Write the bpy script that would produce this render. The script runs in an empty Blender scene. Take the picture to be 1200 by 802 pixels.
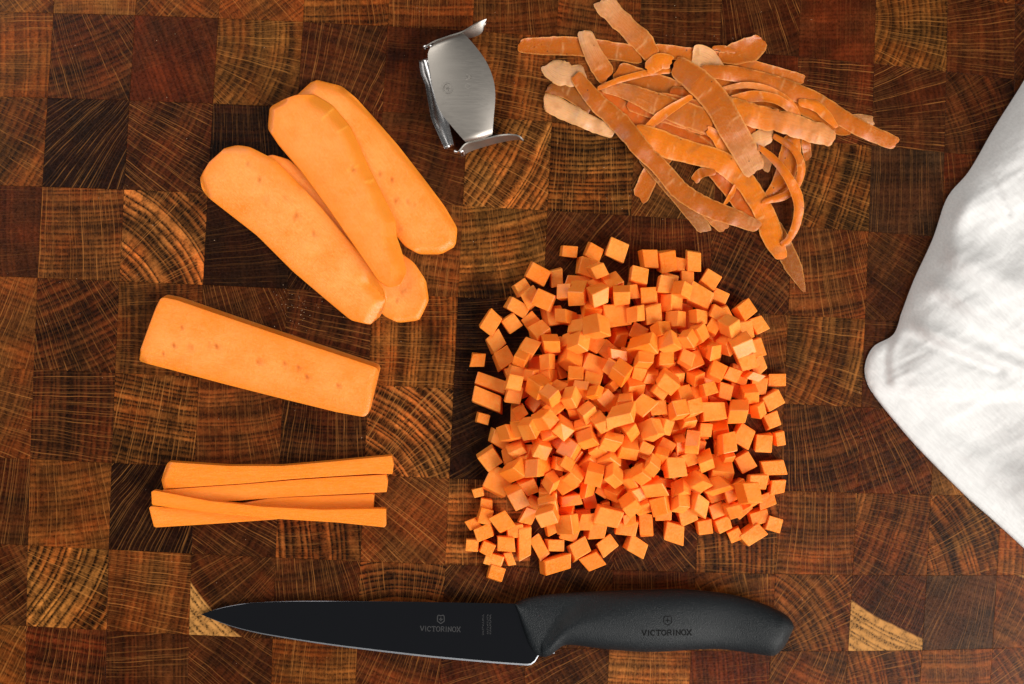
import bpy, math, random
import numpy as np
from mathutils import Vector, Quaternion, Matrix

# ---------------------------------------------------------------- camera, world, light, exposure
S = 0.0004                      # metres on the board for one photo pixel
F_PX = 1667.0                   # focal length in photo pixels (50 mm on a 36 mm sensor)
TILT = math.radians(4.6)        # the board's left side is a little nearer than its right side
DIST = F_PX * S
scene = bpy.context.scene
cam_data = bpy.data.cameras.new('camera')
cam_data.lens = 36.0 * F_PX / 1200.0
cam_data.sensor_width = 36.0
cam_data.clip_start = 0.01
cam_data.clip_end = 50.0
cam = bpy.data.objects.new('camera', cam_data)
scene.collection.objects.link(cam)
cam.location = (-math.sin(TILT) * DIST, 0.0, math.cos(TILT) * DIST)
cam.rotation_euler = (0.0, -TILT, 0.0)
cam_data.dof.use_dof = True
cam_data.dof.focus_distance = DIST - 0.006
cam_data.dof.aperture_fstop = 7.1
scene.camera = cam

world = bpy.data.worlds.new('World')
scene.world = world
world.use_nodes = True
world.node_tree.nodes['Background'].inputs['Color'].default_value = (0.95, 0.97, 1.0, 1)
world.node_tree.nodes['Background'].inputs['Strength'].default_value = 0.075

def area_light(name, loc, target, sx, sy, power, colour):
    ld = bpy.data.lights.new(name, 'AREA')
    ld.shape = 'RECTANGLE'; ld.size = sx; ld.size_y = sy
    ld.energy = power; ld.color = colour
    o = bpy.data.objects.new(name, ld)
    scene.collection.objects.link(o)
    o.location = loc
    o.rotation_euler = (Vector(target) - Vector(loc)).to_track_quat('-Z', 'Y').to_euler()
    return o

# daylight from a window beyond the lower right corner of the board
area_light('window_light', (1.9, -1.65, 1.85), (0.02, 0.0, 0.0), 2.5, 2.1, 182.0, (1.0, 0.96, 0.905))

# weak fill lamp, added opposite the window to soften the shadows
area_light('fill_light', (-1.1, 0.9, 1.3), (0.0, 0.0, 0.0), 1.6, 1.2, 22.0, (1.0, 0.96, 0.90))

scene.view_settings.view_transform = 'Standard'
scene.view_settings.look = 'None'
scene.view_settings.gamma = 1.0
scene.view_settings.exposure = 0.0
scene.view_settings.use_curve_mapping = False
scene.render.engine = 'CYCLES'
scene.cycles.max_bounces = 10
scene.cycles.diffuse_bounces = 8
scene.cycles.glossy_bounces = 3
scene.cycles.caustics_reflective = False
scene.cycles.caustics_refractive = False
scene.cycles.use_denoising = True

# ---------------------------------------------------------------- helpers
CT, ST = math.cos(TILT), math.sin(TILT)
def P(px, py, h=0.0):
    """Point at height h (in photo pixels) that the camera sees at pixel px, py."""
    a = (px - 600.0) / F_PX
    b = -(py - 401.0) / F_PX
    d = (a * CT + ST, b, a * ST - CT)
    z = h * S
    t = (z - CT * DIST) / d[2]
    return (-ST * DIST + d[0] * t, d[1] * t, z)

def link(o, parent=None):
    scene.collection.objects.link(o)
    if parent is not None:
        o.parent = parent
    return o

def tag(o, label=None, cat=None, group=None, kind=None):
    if label: o['label'] = label
    if cat: o['category'] = cat
    if group: o['group'] = group
    if kind: o['kind'] = kind
    return o

def mesh_obj(name, verts, faces, mat, parent=None, smooth=False, origin=None):
    me = bpy.data.meshes.new(name)
    if origin is not None:
        ox, oy, oz = origin
        verts = [(v[0] - ox, v[1] - oy, v[2] - oz) for v in verts]
    me.from_pydata([tuple(v) for v in verts], [], faces)
    me.update()
    if mat: me.materials.append(mat)
    if smooth:
        me.polygons.foreach_set('use_smooth', [True] * len(me.polygons))
    o = bpy.data.objects.new(name, me)
    link(o, parent)
    if origin is not None:
        o.location = origin
    return o

def empty(name, loc):
    o = bpy.data.objects.new(name, None)
    o.empty_display_size = 0.01
    link(o)
    o.location = loc
    return o

def spline(pts, n, closed=False):
    """Catmull-Rom through points of any dimension, n samples."""
    p = np.array(pts, float)
    m = len(p)
    if closed:
        q = np.vstack([p[-1], p, p[0], p[1]])
        segs = m
    else:
        q = np.vstack([2 * p[0] - p[1], p, 2 * p[-1] - p[-2]])
        segs = m - 1
    L = np.array([np.linalg.norm(q[i + 2][:2] - q[i + 1][:2]) + 1e-6 for i in range(segs)])
    cum = np.concatenate([[0], np.cumsum(L)])
    s = np.linspace(0, cum[-1], n, endpoint=not closed)
    out = []
    for v in s:
        i = min(segs - 1, int(np.searchsorted(cum, v, side='right') - 1))
        t = (v - cum[i]) / L[i]
        a, b, c, d = q[i], q[i + 1], q[i + 2], q[i + 3]
        out.append(0.5 * (2 * b + (c - a) * t + (2 * a - 5 * b + 4 * c - d) * t * t + (3 * b - a - 3 * c + d) * t ** 3))
    return np.array(out)

def vnoise(x, y, seed=0):
    """Smooth value noise in 2-D, -1..1, for numpy arrays."""
    x = np.asarray(x, float); y = np.asarray(y, float)
    xi = np.floor(x).astype(int); yi = np.floor(y).astype(int)
    fx = x - xi; fy = y - yi
    fx = fx * fx * (3 - 2 * fx); fy = fy * fy * (3 - 2 * fy)
    def h(a, b):
        n = (a * 374761393 + b * 668265263 + seed * 974711) & 0x7fffffff
        n = ((n ^ (n >> 13)) * 1274126177) & 0x7fffffff
        return ((n ^ (n >> 16)) & 0xffff) / 32767.5 - 1
    return (h(xi, yi) * (1 - fx) + h(xi + 1, yi) * fx) * (1 - fy) + (h(xi, yi + 1) * (1 - fx) + h(xi + 1, yi + 1) * fx) * fy

def sstep(a, b, x):
    t = np.clip((np.asarray(x, float) - a) / (b - a), 0, 1)
    return t * t * (3 - 2 * t)

def seg_dist(px, py, line, closed=False):
    """Distance of points to a polyline."""
    px = np.asarray(px, float); py = np.asarray(py, float)
    l = np.array(line, float)
    if closed: l = np.vstack([l, l[:1]])
    best = np.full(px.shape, 1e9)
    for a, b in zip(l[:-1], l[1:]):
        d = b - a
        t = np.clip(((px - a[0]) * d[0] + (py - a[1]) * d[1]) / (d @ d + 1e-9), 0, 1)
        best = np.minimum(best, np.hypot(px - a[0] - t * d[0], py - a[1] - t * d[1]))
    return best

# ---------------------------------------------------------------- node helper
class N:
    def __init__(self, name):
        self.mat = bpy.data.materials.new(name)
        self.mat.use_nodes = True
        self.t = self.mat.node_tree
        self.bsdf = self.t.nodes['Principled BSDF']
    def node(self, typ, **kw):
        n = self.t.nodes.new(typ)
        for k, v in kw.items(): setattr(n, k, v)
        return n
    def put(self, sock, v):
        if isinstance(v, bpy.types.NodeSocket): self.t.links.new(v, sock)
        elif v is not None: sock.default_value = v
    def math(self, op, a, b=None, c=None, clamp=False):
        n = self.node('ShaderNodeMath', operation=op, use_clamp=clamp)
        for i, v in enumerate((a, b, c)): self.put(n.inputs[i], v)
        return n.outputs[0]
    def vmath(self, op, a, b=None, scale=None):
        n = self.node('ShaderNodeVectorMath', operation=op)
        self.put(n.inputs[0], a)
        if b is not None: self.put(n.inputs[1], b)
        if scale is not None: self.put(n.inputs['Scale'], scale)
        return n.outputs['Value'] if op in ('LENGTH', 'DOT_PRODUCT') else n.outputs[0]
    def ramp(self, x, a, b, lo=0.0, hi=1.0, smooth=True):
        n = self.node('ShaderNodeMapRange', interpolation_type='SMOOTHSTEP' if smooth else 'LINEAR')
        for i, v in enumerate((x, a, b, lo, hi)): self.put(n.inputs[i], v)
        return n.outputs[0]
    def mix(self, f, a, b, blend='MIX'):
        n = self.node('ShaderNodeMix', data_type='RGBA', blend_type=blend)
        self.put(n.inputs[0], f); self.put(n.inputs[6], a); self.put(n.inputs[7], b)
        return n.outputs[2]
    def noise(self, vec, scale, detail=2.0, rough=0.5, dims='3D', w=None):
        n = self.node('ShaderNodeTexNoise', noise_dimensions=dims)
        if dims != '1D': self.put(n.inputs['Vector'], vec)
        if w is not None: self.put(n.inputs['W'], w)
        n.inputs['Scale'].default_value = scale
        n.inputs['Detail'].default_value = detail
        n.inputs['Roughness'].default_value = rough
        return n.outputs[0]
    def comb(self, x, y, z=0.0):
        n = self.node('ShaderNodeCombineXYZ')
        for i, v in enumerate((x, y, z)): self.put(n.inputs[i], v)
        return n.outputs[0]
    def sep(self, v):
        n = self.node('ShaderNodeSeparateXYZ'); self.put(n.inputs[0], v)
        return n.outputs
    def attr(self, name, typ='OBJECT'):
        return self.node('ShaderNodeAttribute', attribute_type=typ, attribute_name=name)
    def bump(self, h, strength, dist):
        n = self.node('ShaderNodeBump')
        n.inputs['Strength'].default_value = strength
        n.inputs['Distance'].default_value = dist
        self.put(n.inputs['Height'], h)
        self.t.links.new(n.outputs[0], self.bsdf.inputs['Normal'])
        return n
    def set(self, **kw):
        for k, v in kw.items(): self.put(self.bsdf.inputs[k.replace('_', ' ')], v)

# ---------------------------------------------------------------- wood
def wood_material():
    m = N('oiled_end_grain_oak')
    tc = m.node('ShaderNodeTexCoord').outputs['Object']
    tone = m.attr('tone').outputs['Color']
    pith = m.attr('pith').outputs['Vector']
    fig = m.sep(m.attr('figure').outputs['Vector'])      # ring contrast, ray contrast, sapwood radius
    var = m.sep(m.attr('variation').outputs['Vector'])   # seed, stain, ring frequency
    seed = var[0]
    P3 = m.vmath('ADD', tc, m.comb(seed, m.math('MULTIPLY', seed, 0.37), seed))
    px, py, pz = m.sep(tc)
    flat = m.comb(px, py, 0.0)
    warp = m.node('ShaderNodeTexNoise'); warp.inputs['Scale'].default_value = 30.0; warp.inputs['Detail'].default_value = 2.0
    m.put(warp.inputs['Vector'], P3)
    wv = m.vmath('SCALE', m.vmath('SUBTRACT', warp.outputs['Color'], (0.5, 0.5, 0.5)), scale=0.0036)
    q = m.vmath('ADD', m.vmath('SUBTRACT', flat, pith), wv)
    qx, qy, _ = m.sep(q)
    q2 = m.comb(qx, qy, 0.0)
    r = m.vmath('LENGTH', q2)
    R0 = m.vmath('LENGTH', pith)
    dx, dy, _ = m.sep(m.vmath('SCALE', m.vmath('NORMALIZE', pith), scale=-1.0))
    dot = m.math('ADD', m.math('MULTIPLY', qx, dx), m.math('MULTIPLY', qy, dy))
    crs = m.math('SUBTRACT', m.math('MULTIPLY', dx, qy), m.math('MULTIPLY', dy, qx))
    s = m.math('MULTIPLY', m.math('ARCTAN2', crs, dot), R0)
    # growth rings
    t = m.math('ADD', m.math('MULTIPLY', r, var[2]), m.math('MULTIPLY', m.noise(None, 140.0, 1.0, dims='1D', w=m.math('ADD', r, seed)), 2.2))
    ph = m.math('FRACT', t)
    late = m.math('MULTIPLY', m.ramp(ph, 0.0, 0.6), m.ramp(ph, 0.74, 1.0, 1.0, 0.0))
    fuzz = m.noise(m.comb(m.math('MULTIPLY', s, 1.0), m.math('MULTIPLY', r, 1.0), m.math('ADD', seed, 4.0)), 260.0, 2.0, 0.6)
    late = m.math('ADD', m.math('MULTIPLY', late, m.ramp(fuzz, 0.25, 0.65, 0.35, 1.0)), m.math('MULTIPLY', m.math('SUBTRACT', fuzz, 0.5), 0.35))
    sr = m.comb(m.math('MULTIPLY', s, 1.0), m.math('MULTIPLY', r, 0.55), seed)
    pore = m.noise(sr, 1500.0, 1.0, 0.6)
    poremask = m.math('MULTIPLY', m.ramp(pore, 0.50, 0.62), m.math('SUBTRACT', 1.0, late))
    # slow changes between bands of rings
    band = m.noise(None, 95.0, 2.0, 0.6, dims='1D', w=m.math('ADD', r, m.math('MULTIPLY', seed, 1.7)))
    # medullary rays
    sw = m.math('ADD', s, m.math('MULTIPLY', m.math('SUBTRACT', m.noise(P3, 55.0, 1.0), 0.5), 0.0009))
    def rays(freq, wid, lo, hi, k):
        v = m.node('ShaderNodeTexVoronoi', voronoi_dimensions='1D', feature='F1')
        v.inputs['Scale'].default_value = freq
        m.put(v.inputs['W'], m.math('ADD', sw, m.math('MULTIPLY', seed, k)))
        line = m.ramp(v.outputs['Distance'], wid * 0.35, wid, 1.0, 0.0)
        cr = m.sep(v.outputs['Color'])
        inten = m.ramp(cr[0], lo, hi, 0.0, 1.0, smooth=False)
        br = m.noise(m.comb(m.math('MULTIPLY', cr[1], 3.0), m.math('MULTIPLY', r, 1.0), seed), 75.0, 2.0, 0.6)
        return m.math('MULTIPLY', m.math('MULTIPLY', line, inten), m.ramp(br, 0.36, 0.60, 0.12, 1.0))
    strong = rays(330.0, 0.085, 0.02, 0.75, 3.1)
    fine = m.math('MULTIPLY', rays(820.0, 0.19, 0.10, 0.9, 5.3), 0.66)
    ray = m.math('MULTIPLY', m.math('MAXIMUM', strong, fine), fig[1])
    # colour
    mott = m.noise(P3, 60.0, 3.0, 0.55)
    mott2 = m.noise(P3, 900.0, 2.0, 0.7)
    val = m.math('MULTIPLY', m.ramp(mott, 0.28, 0.72, 0.5, 1.5, smooth=False), m.ramp(mott2, 0.3, 0.7, 0.72, 1.28, smooth=False))
    ringv = m.math('ADD', 1.0, m.math('MULTIPLY', m.math('SUBTRACT', late, 0.5), m.math('MULTIPLY', fig[0], 1.25)))
    bandv = m.math('ADD', 1.0, m.math('MULTIPLY', m.math('SUBTRACT', band, 0.5), m.math('MULTIPLY_ADD', fig[0], 2.2, 0.8)))
    val = m.math('MULTIPLY', val, m.math('MAXIMUM', m.math('MULTIPLY', ringv, bandv), 0.18))
    val = m.math('MULTIPLY', val, m.math('SUBTRACT', 1.0, m.math('MULTIPLY', poremask, m.math('MULTIPLY_ADD', fig[0], 0.5, 0.25))))
    stain = m.ramp(m.noise(P3, 34.0, 2.0, 0.5), m.math('SUBTRACT', 0.80, m.math('MULTIPLY', var[1], 0.5)), m.math('SUBTRACT', 0.98, m.math('MULTIPLY', var[1], 0.5)))
    val = m.math('MULTIPLY', val, m.math('SUBTRACT', 1.0, m.math('MULTIPLY', stain, 0.72)))
    col = m.mix(1.0, tone, m.comb(val, val, val), 'MULTIPLY')
    hue = m.ramp(m.noise(P3, 48.0, 2.0, 0.5), 0.35, 0.65)
    col = m.mix(1.0, col, m.mix(hue, (1.18, 0.82, 0.62, 1), (0.98, 0.97, 0.92, 1)), 'MULTIPLY')
    raycol = m.mix(0.35, (0.43, 0.172, 0.040, 1), m.mix(1.0, tone, (3.2, 3.2, 3.2, 1), 'MULTIPLY'))
    rayfade = m.math('SUBTRACT', 1.0, m.math('MULTIPLY', stain, 0.65))
    col = m.mix(m.math('MULTIPLY', m.math('MULTIPLY', ray, rayfade), 0.66, clamp=True), col, raycol)
    # sapwood
    sapm = m.ramp(m.math('ADD', r, m.math('MULTIPLY', m.math('SUBTRACT', mott, 0.5), 0.002)), fig[2], m.math('ADD', fig[2], 0.0012))
    sapv = m.math('MULTIPLY', m.math('MULTIPLY_ADD', late, 0.55, 0.62), m.math('SUBTRACT', 1.0, m.math('MULTIPLY', poremask, 0.8)))
    sapc = m.mix(1.0, (0.42, 0.19, 0.05, 1), m.comb(sapv, sapv, sapv), 'MULTIPLY')
    col = m.mix(sapm, col, sapc)
    rough = m.ramp(mott2, 0.2, 0.8, 0.24, 0.40)
    m.set(Base_Color=col, Roughness=rough, Specular_IOR_Level=0.16)
    m.bump(m.noise(tc, 1100.0, 1.0), 0.12, 0.0002)
    return m.mat
WOOD = wood_material()

def simple(name, col, rough=0.5, metal=0.0, spec=0.5):
    m = N(name); m.set(Base_Color=(*col, 1), Roughness=rough, Metallic=metal, Specular_IOR_Level=spec)
    return m.mat
GLUE = simple('dark_glue_line', (0.012, 0.006, 0.003), 0.7)

# ---------------------------------------------------------------- the cutting board
GX = [583.9338, 99.3653, -5.3135, -0.4706, 0.0466, 0.0857, -0.1102, 0.0275, -0.0596, 0.0159]
GY = [404.6528, 4.9083, 107.169, 0.0049, -0.5183, -0.4886, -0.0097, -0.0907, -0.0174, -0.3807]
def grid0(c, r):
    c -= 5.5; r -= 3.5
    b = (1, c, r, c * c, c * r, r * r, c ** 3, c * c * r, c * r * r, r ** 3)
    return sum(x * y for x, y in zip(GX, b)), sum(x * y for x, y in zip(GY, b))
def grid(c, r):
    """Block corner c, r as a photo pixel; straight on past the part that was measured."""
    cc = min(max(c, -0.5), 12.5); rr = min(max(r, -0.5), 7.5)
    x, y = grid0(cc, rr)
    if c != cc:
        k = 0.25 if c > cc else -0.25
        x2, y2 = grid0(cc - k, rr); x += (x - x2) * (c - cc) / k; y += (y - y2) * (c - cc) / k
    if r != rr:
        k = 0.25 if r > rr else -0.25
        x2, y2 = grid0(cc, rr - k); x += (x - x2) * (r - rr) / k; y += (y - y2) * (r - rr) / k
    return x, y

TONES = {'K': (0.0126, 0.00364, 0.00125), 'D': (0.0436, 0.01198, 0.00283), 'M': (0.0891, 0.02731, 0.00543), 'T': (0.1453, 0.05173, 0.01045), 'O': (0.0814, 0.02826, 0.00564), 'R': (0.0542, 0.01245, 0.00283), 'B': (0.1182, 0.03448, 0.00606), 'G': (0.0388, 0.01581, 0.00669)}
# per block: tone, direction of the pith (degrees), its distance (blocks), ring contrast, ray contrast, stain, sapwood radius (blocks)
BLOCKS = {
 (-1,-1): 'B 130 5 .4 .8 0', (0,-1): 'T 270 6 .3 .9 0', (1,-1): 'B 45 5 .5 .7 0', (2,-1): 'B 130 5 .5 .7 0', (3,-1): 'B 92 7 .8 .6 0',
 (4,-1): 'B 90 9 .6 .9 0', (5,-1): 'M 95 5 .5 .6 .2', (6,-1): 'M 84 4 .7 .5 .3', (7,-1): 'D 180 5 .4 .6 .1', (8,-1): 'D 105 3 .3 .9 .1', (9,-1): 'R 90 8 .2 .15 .2',
 (10,-1): 'O 175 1.4 .7 .9 .1', (11,-1): 'D 184 3 .3 .7 .3', (12,-1): 'D 60 3 .4 .5 .3',
 (-1,0): 'B 180 9 .5 .8 0', (0,0): 'D 112 3 .6 .7 .3', (1,0): 'R 200 6 .3 .12 .3', (2,0): 'O 165 1.3 .7 .9 .3', (3,0): 'D 252 3 .4 .9 .1', (4,0): 'R 175 6 .3 .25 .5',
 (5,0): 'B 172 4 .6 .9 0', (6,0): 'M 180 5 .4 .7 .2', (7,0): 'D 190 4 .4 .6 .2', (8,0): 'R 90 6 .2 .2 .3', (9,0): 'R 168 3 .4 .9 .1', (10,0): 'D 190 1.9 .3 .9 .2', (11,0): 'D 200 2 .6 .5 .4', (12,0): 'D 120 3 .5 .5 .5',
 (-1,1): 'M 150 4 .6 .7 .1', (0,1): 'K 50 1.8 .2 .7 .2', (1,1): 'D 148 4 .5 1 .3', (2,1): 'K 92 6 .5 .5 .4', (3,1): 'D 70 4 .4 .6 .3', (4,1): 'D 165 4 .3 .5 .4', (5,1): 'T 150 5 1 .9 .25',
 (6,1): 'O 90 7 1.1 .9 .3', (7,1): 'O 60 4 .4 .9 .4', (8,1): 'D 92 5 .4 .6 .2', (9,1): 'O 162 4 1 .7 .2', (10,1): 'G 90 8 .3 .5 .3', (11,1): 'R 100 4 .4 .5 .3', (12,1): 'D 100 4 .4 .5 .3',
 (-1,2): 'R 2 8 .3 .2 .2', (0,2): 'M 91 8 .7 .9 .2', (1,2): 'T 222 1.9 1.2 .9 0', (2,2): 'K 190 4 .2 .2 .4', (3,2): 'K 60 4 .3 .4 .3', (4,2): 'M 80 6 .5 .9 .1', (5,2): 'T 100 5 .8 .7 .45',
 (6,2): 'D 226 3 .3 .8 .2', (7,2): 'R 92 5 .4 .8 .2', (8,2): 'D 240 3 .8 .7 .2', (9,2): 'M 100 4 .6 .8 .2', (10,2): 'D 145 5 .4 .4 .5', (11,2): 'D 30 4 .5 .5 .3', (12,2): 'D 30 4 .5 .5 .3',
 (-1,3): 'M 68 5 .4 .9 .1', (0,3): 'D 115 3 .8 .7 .4', (1,3): 'M 180 8 .7 .7 .2', (2,3): 'D 106 4 .3 .7 .3', (3,3): 'D 165 4 .5 .9 .2', (4,3): 'B 178 9 .7 .9 .05', (5,3): 'K 180 6 .4 .5 .3',
 (6,3): 'D 60 4 .4 .7 .2', (7,3): 'D 120 4 .4 .7 .2', (8,3): 'O 95 4 .5 .9 .1', (9,3): 'O 165 3 .8 .9 .2', (10,3): 'D 170 4 .4 .5 .4', (11,3): 'D 60 4 .4 .5 .3', (12,3): 'D 60 4 .4 .5 .3',
 (-1,4): 'M 160 4 .5 .9 .2', (0,4): 'D 176 6 .7 .8 .1', (1,4): 'M 79 8 1 1 .25', (2,4): 'M 96 4 .6 .6 .1', (3,4): 'D 88 4 .7 .8 .1', (4,4): 'T 226 1.7 1.2 .9 0', (5,4): 'K 30 3 .4 .4 .2',
 (6,4): 'D 60 4 .4 .7 .2', (7,4): 'D 120 4 .4 .7 .2', (8,4): 'M 120 4 .4 .7 .2', (9,4): 'D 102 2.4 .7 .8 .1', (10,4): 'R 116 4 .7 .8 .1', (11,4): 'T 122 3 .3 .9 0', (12,4): 'M 60 4 .4 .5 .3',
 (-1,5): 'D 80 6 .4 1 .2', (0,5): 'B 96 4 .5 .8 .1', (1,5): 'K 62 3 .2 .9 .2', (2,5): 'D 150 5 .4 .9 .1', (3,5): 'M 190 2.6 1.2 .5 .1', (4,5): 'M 140 5 .4 1 0', (5,5): 'T 90 12 .8 1 .3',
 (6,5): 'D 48 4 .4 .8 .3', (7,5): 'D 130 3 .4 .9 .2', (8,5): 'O 188 2.4 1 .8 .1', (9,5): 'M 88 6 .6 1 .05', (10,5): 'M 160 3 .7 .6 .15', (11,5): 'O 206 2.4 .9 .9 .1', (12,5): 'B 178 8 .6 .8 0',
 (-1,6): 'D 30 4 .5 .8 .1', (0,6): 'T 152 3.5 1.3 .8 .1', (1,6): 'M 170 8 .5 1 .1', (2,6): 'D 42 2 .4 .7 .1 2.28', (3,6): 'D 100 3 .4 .9 .2', (4,6): 'M 268 1.7 1.2 .7 .1', (5,6): 'D 62 3 .4 .9 .2',
 (6,6): 'D 240 3 .4 .9 .2', (7,6): 'R 92 5 .4 .6 .3', (8,6): 'M 290 1.4 .6 .9 .2', (9,6): 'M 215 1.35 .8 .9 .1', (10,6): 'D 62 4 .5 .7 .1 4.10', (11,6): 'G 70 3 .2 .7 .1', (12,6): 'M 240 4 .4 .6 .1 4.36',
 (-1,7): 'M 60 4 .5 .9 0', (0,7): 'R 80 6 .7 .9 0', (1,7): 'D 180 5 .5 .8 .2', (2,7): 'D 140 4 .4 .7 .2', (3,7): 'B 86 6 .6 .8 .05', (4,7): 'R 70 4 .4 .9 .1', (5,7): 'R 20 4 .4 .6 .1', (6,7): 'D 32 3 .5 .8 .1',
 (7,7): 'T 86 5 .6 .9 .05', (8,7): 'R 182 5 .5 .4 .1', (9,7): 'M 66 4 .5 .9 .05', (10,7): 'M 190 3 .8 .8 .1', (11,7): 'B 92 8 .5 .6 0', (12,7): 'M 210 3 .6 .8 .1'}

board = empty('cutting_board', P(600, 401, -70))
tag(board, 'dark oiled end-grain wooden cutting board of square blocks under the carrots', 'cutting board')
bx, by, bz = board.location
rb = random.Random(5)
BH = 70.0     # board thickness in pixels (28 mm)
for rr in range(-3, 11):
    for cc in range(-3, 15):
        q = [P(*grid(cc, rr + 1)), P(*grid(cc + 1, rr + 1)), P(*grid(cc + 1, rr)), P(*grid(cc, rr))]
        cx = sum(v[0] for v in q) / 4; cy = sum(v[1] for v in q) / 4
        size = abs(q[1][0] - q[0][0])
        key = (cc, rr)
        if key in BLOCKS:
            f = BLOCKS[key].split()
        else:
            f = [rb.choice('DDDMMORBK'), rb.uniform(0, 360), rb.uniform(1.6, 7), rb.uniform(.3, 1), rb.uniform(.4, 1), rb.uniform(0, .3)]
        tone = TONES[f[0]]
        a = math.radians(float(f[1])); R = float(f[2]) * size
        lift = rb.uniform(-0.00006, 0.00006)
        g, ch = 0.00002, 0.00009
        vs = []
        for d, z in ((g, -BH * S), (g, lift - ch), (g + ch, lift)):
            for v in q:
                ex = cx - v[0]; ey = cy - v[1]
                vs.append((v[0] + math.copysign(d, ex) - cx, v[1] + math.copysign(d, ey) - cy, z + BH * S))
        fs = [(3, 2, 1, 0), (8, 9, 10, 11)]
        for k in (0, 4):
            for i in range(4):
                j = (i + 1) % 4
                fs.append((k + i, k + j, k + 4 + j, k + 4 + i))
        o = mesh_obj('block', vs, fs, WOOD, board)
        o.location = (cx - bx, cy - by, 0)
        k = rb.uniform(0.88, 1.14)
        o['tone'] = [tone[0] * k, tone[1] * k * rb.uniform(.94, 1.06), tone[2] * k]
        o['pith'] = [R * math.cos(a), R * math.sin(a), 0.0]
        sap = float(f[6]) * size if len(f) > 6 else 9.0
        o['figure'] = [float(f[3]), float(f[4]), sap]
        o['variation'] = [rb.uniform(0, 9), float(f[5]), rb.uniform(270, 420)]
x0, y0 = grid(-3, 5); x1, y1 = grid(15, 5)
core_q = [P(*grid(-2.97, 10.97)), P(*grid(14.97, 10.97)), P(*grid(14.97, -2.97)), P(*grid(-2.97, -2.97))]
cv = [(v[0] - bx, v[1] - by, z) for z in (0.001, BH * S - 0.0006) for v in core_q]
mesh_obj('glue_core', cv, [(3, 2, 1, 0), (4, 5, 6, 7)] + [(i, (i + 1) % 4, 4 + (i + 1) % 4, 4 + i) for i in range(4)], GLUE, board)

# ---------------------------------------------------------------- carrot materials
def carrot_material(name, deep, pale, rough=0.5, fibre=(1.0, 1.0, 1.0), pale_mid=0.52, sss=0.25):
    m = N(name)
    tc = m.node('ShaderNodeTexCoord').outputs['Object']
    rnd = m.node('ShaderNodeObjectInfo').outputs['Random']
    off = m.vmath('ADD', m.vmath('MULTIPLY', tc, fibre), m.comb(m.math('MULTIPLY', rnd, 7.0), m.math('MULTIPLY', rnd, 3.0), rnd))
    big = m.noise(off, 60.0, 3.0, 0.6)
    small = m.noise(off, 950.0, 2.0, 0.7)
    med = m.noise(m.vmath('MULTIPLY', off, (0.3, 1.0, 1.0)), 420.0, 2.0, 0.6)
    st = m.attr('strip', 'GEOMETRY').outputs['Vector']
    fib = m.noise(m.vmath('ADD', m.vmath('MULTIPLY', st, (0.9, 16.0, 0.0)), m.comb(rnd, rnd, rnd)), 2.0, 3.0, 0.65)
    f = m.math('ADD', m.ramp(big, pale_mid - 0.5, pale_mid + 0.45), m.math('MULTIPLY', m.math('ADD', m.math('SUBTRACT', m.math('ADD', small, m.math('MULTIPLY', med, 0.5)), 0.75), m.math('MULTIPLY', m.math('SUBTRACT', fib, 0.5), 0.7)), 0.8), clamp=True)
    f = m.math('MULTIPLY', f, m.math('MULTIPLY_ADD', rnd, 0.5, 0.55))
    f = m.math('MULTIPLY', f, m.math('SUBTRACT', 1.0, m.math('MULTIPLY', m.attr('rim', 'GEOMETRY').outputs['Fac'], 0.8)))
    col = m.mix(f, (*deep, 1), (*pale, 1))
    pit = m.attr('pit', 'GEOMETRY').outputs['Fac']
    col = m.mix(m.math('MULTIPLY', pit, 0.95), col, (0.50, 0.098, 0.007, 1))
    skin = m.attr('skin', 'GEOMETRY').outputs['Fac']
    col = m.mix(m.math('MULTIPLY', skin, 0.85), col, (0.72, 0.225, 0.016, 1))
    col = m.mix(m.math('MULTIPLY', m.attr('tick', 'GEOMETRY').outputs['Fac'], 0.38), col, (0.95, 0.46, 0.075, 1))
    m.set(Base_Color=col, Roughness=m.ramp(small, 0.3, 0.7, rough - 0.1, rough + 0.1), Specular_IOR_Level=0.35,
          Subsurface_Weight=sss, Subsurface_Radius=(1.0, 0.32, 0.08), Subsurface_Scale=0.0035)
    m.bump(m.math('ADD', small, m.math('MULTIPLY', fib, 1.3)), 0.32, 0.0004)
    return m.mat
CARROT_SLICE = carrot_material('carrot_cut_face', (0.89, 0.198, 0.005), (0.95, 0.362, 0.090), 0.40, (1, 1, 1), 0.40)
CARROT_STICK = carrot_material('carrot_stick_face', (0.90, 0.212, 0.006), (0.95, 0.330, 0.055), 0.45, (0.25, 1, 1), 0.52)
CARROT_DICE = carrot_material('carrot_dice_face', (0.92, 0.182, 0.004), (0.97, 0.362, 0.070), 0.40, (1, 1, 1), 0.5, 0.35)

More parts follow.
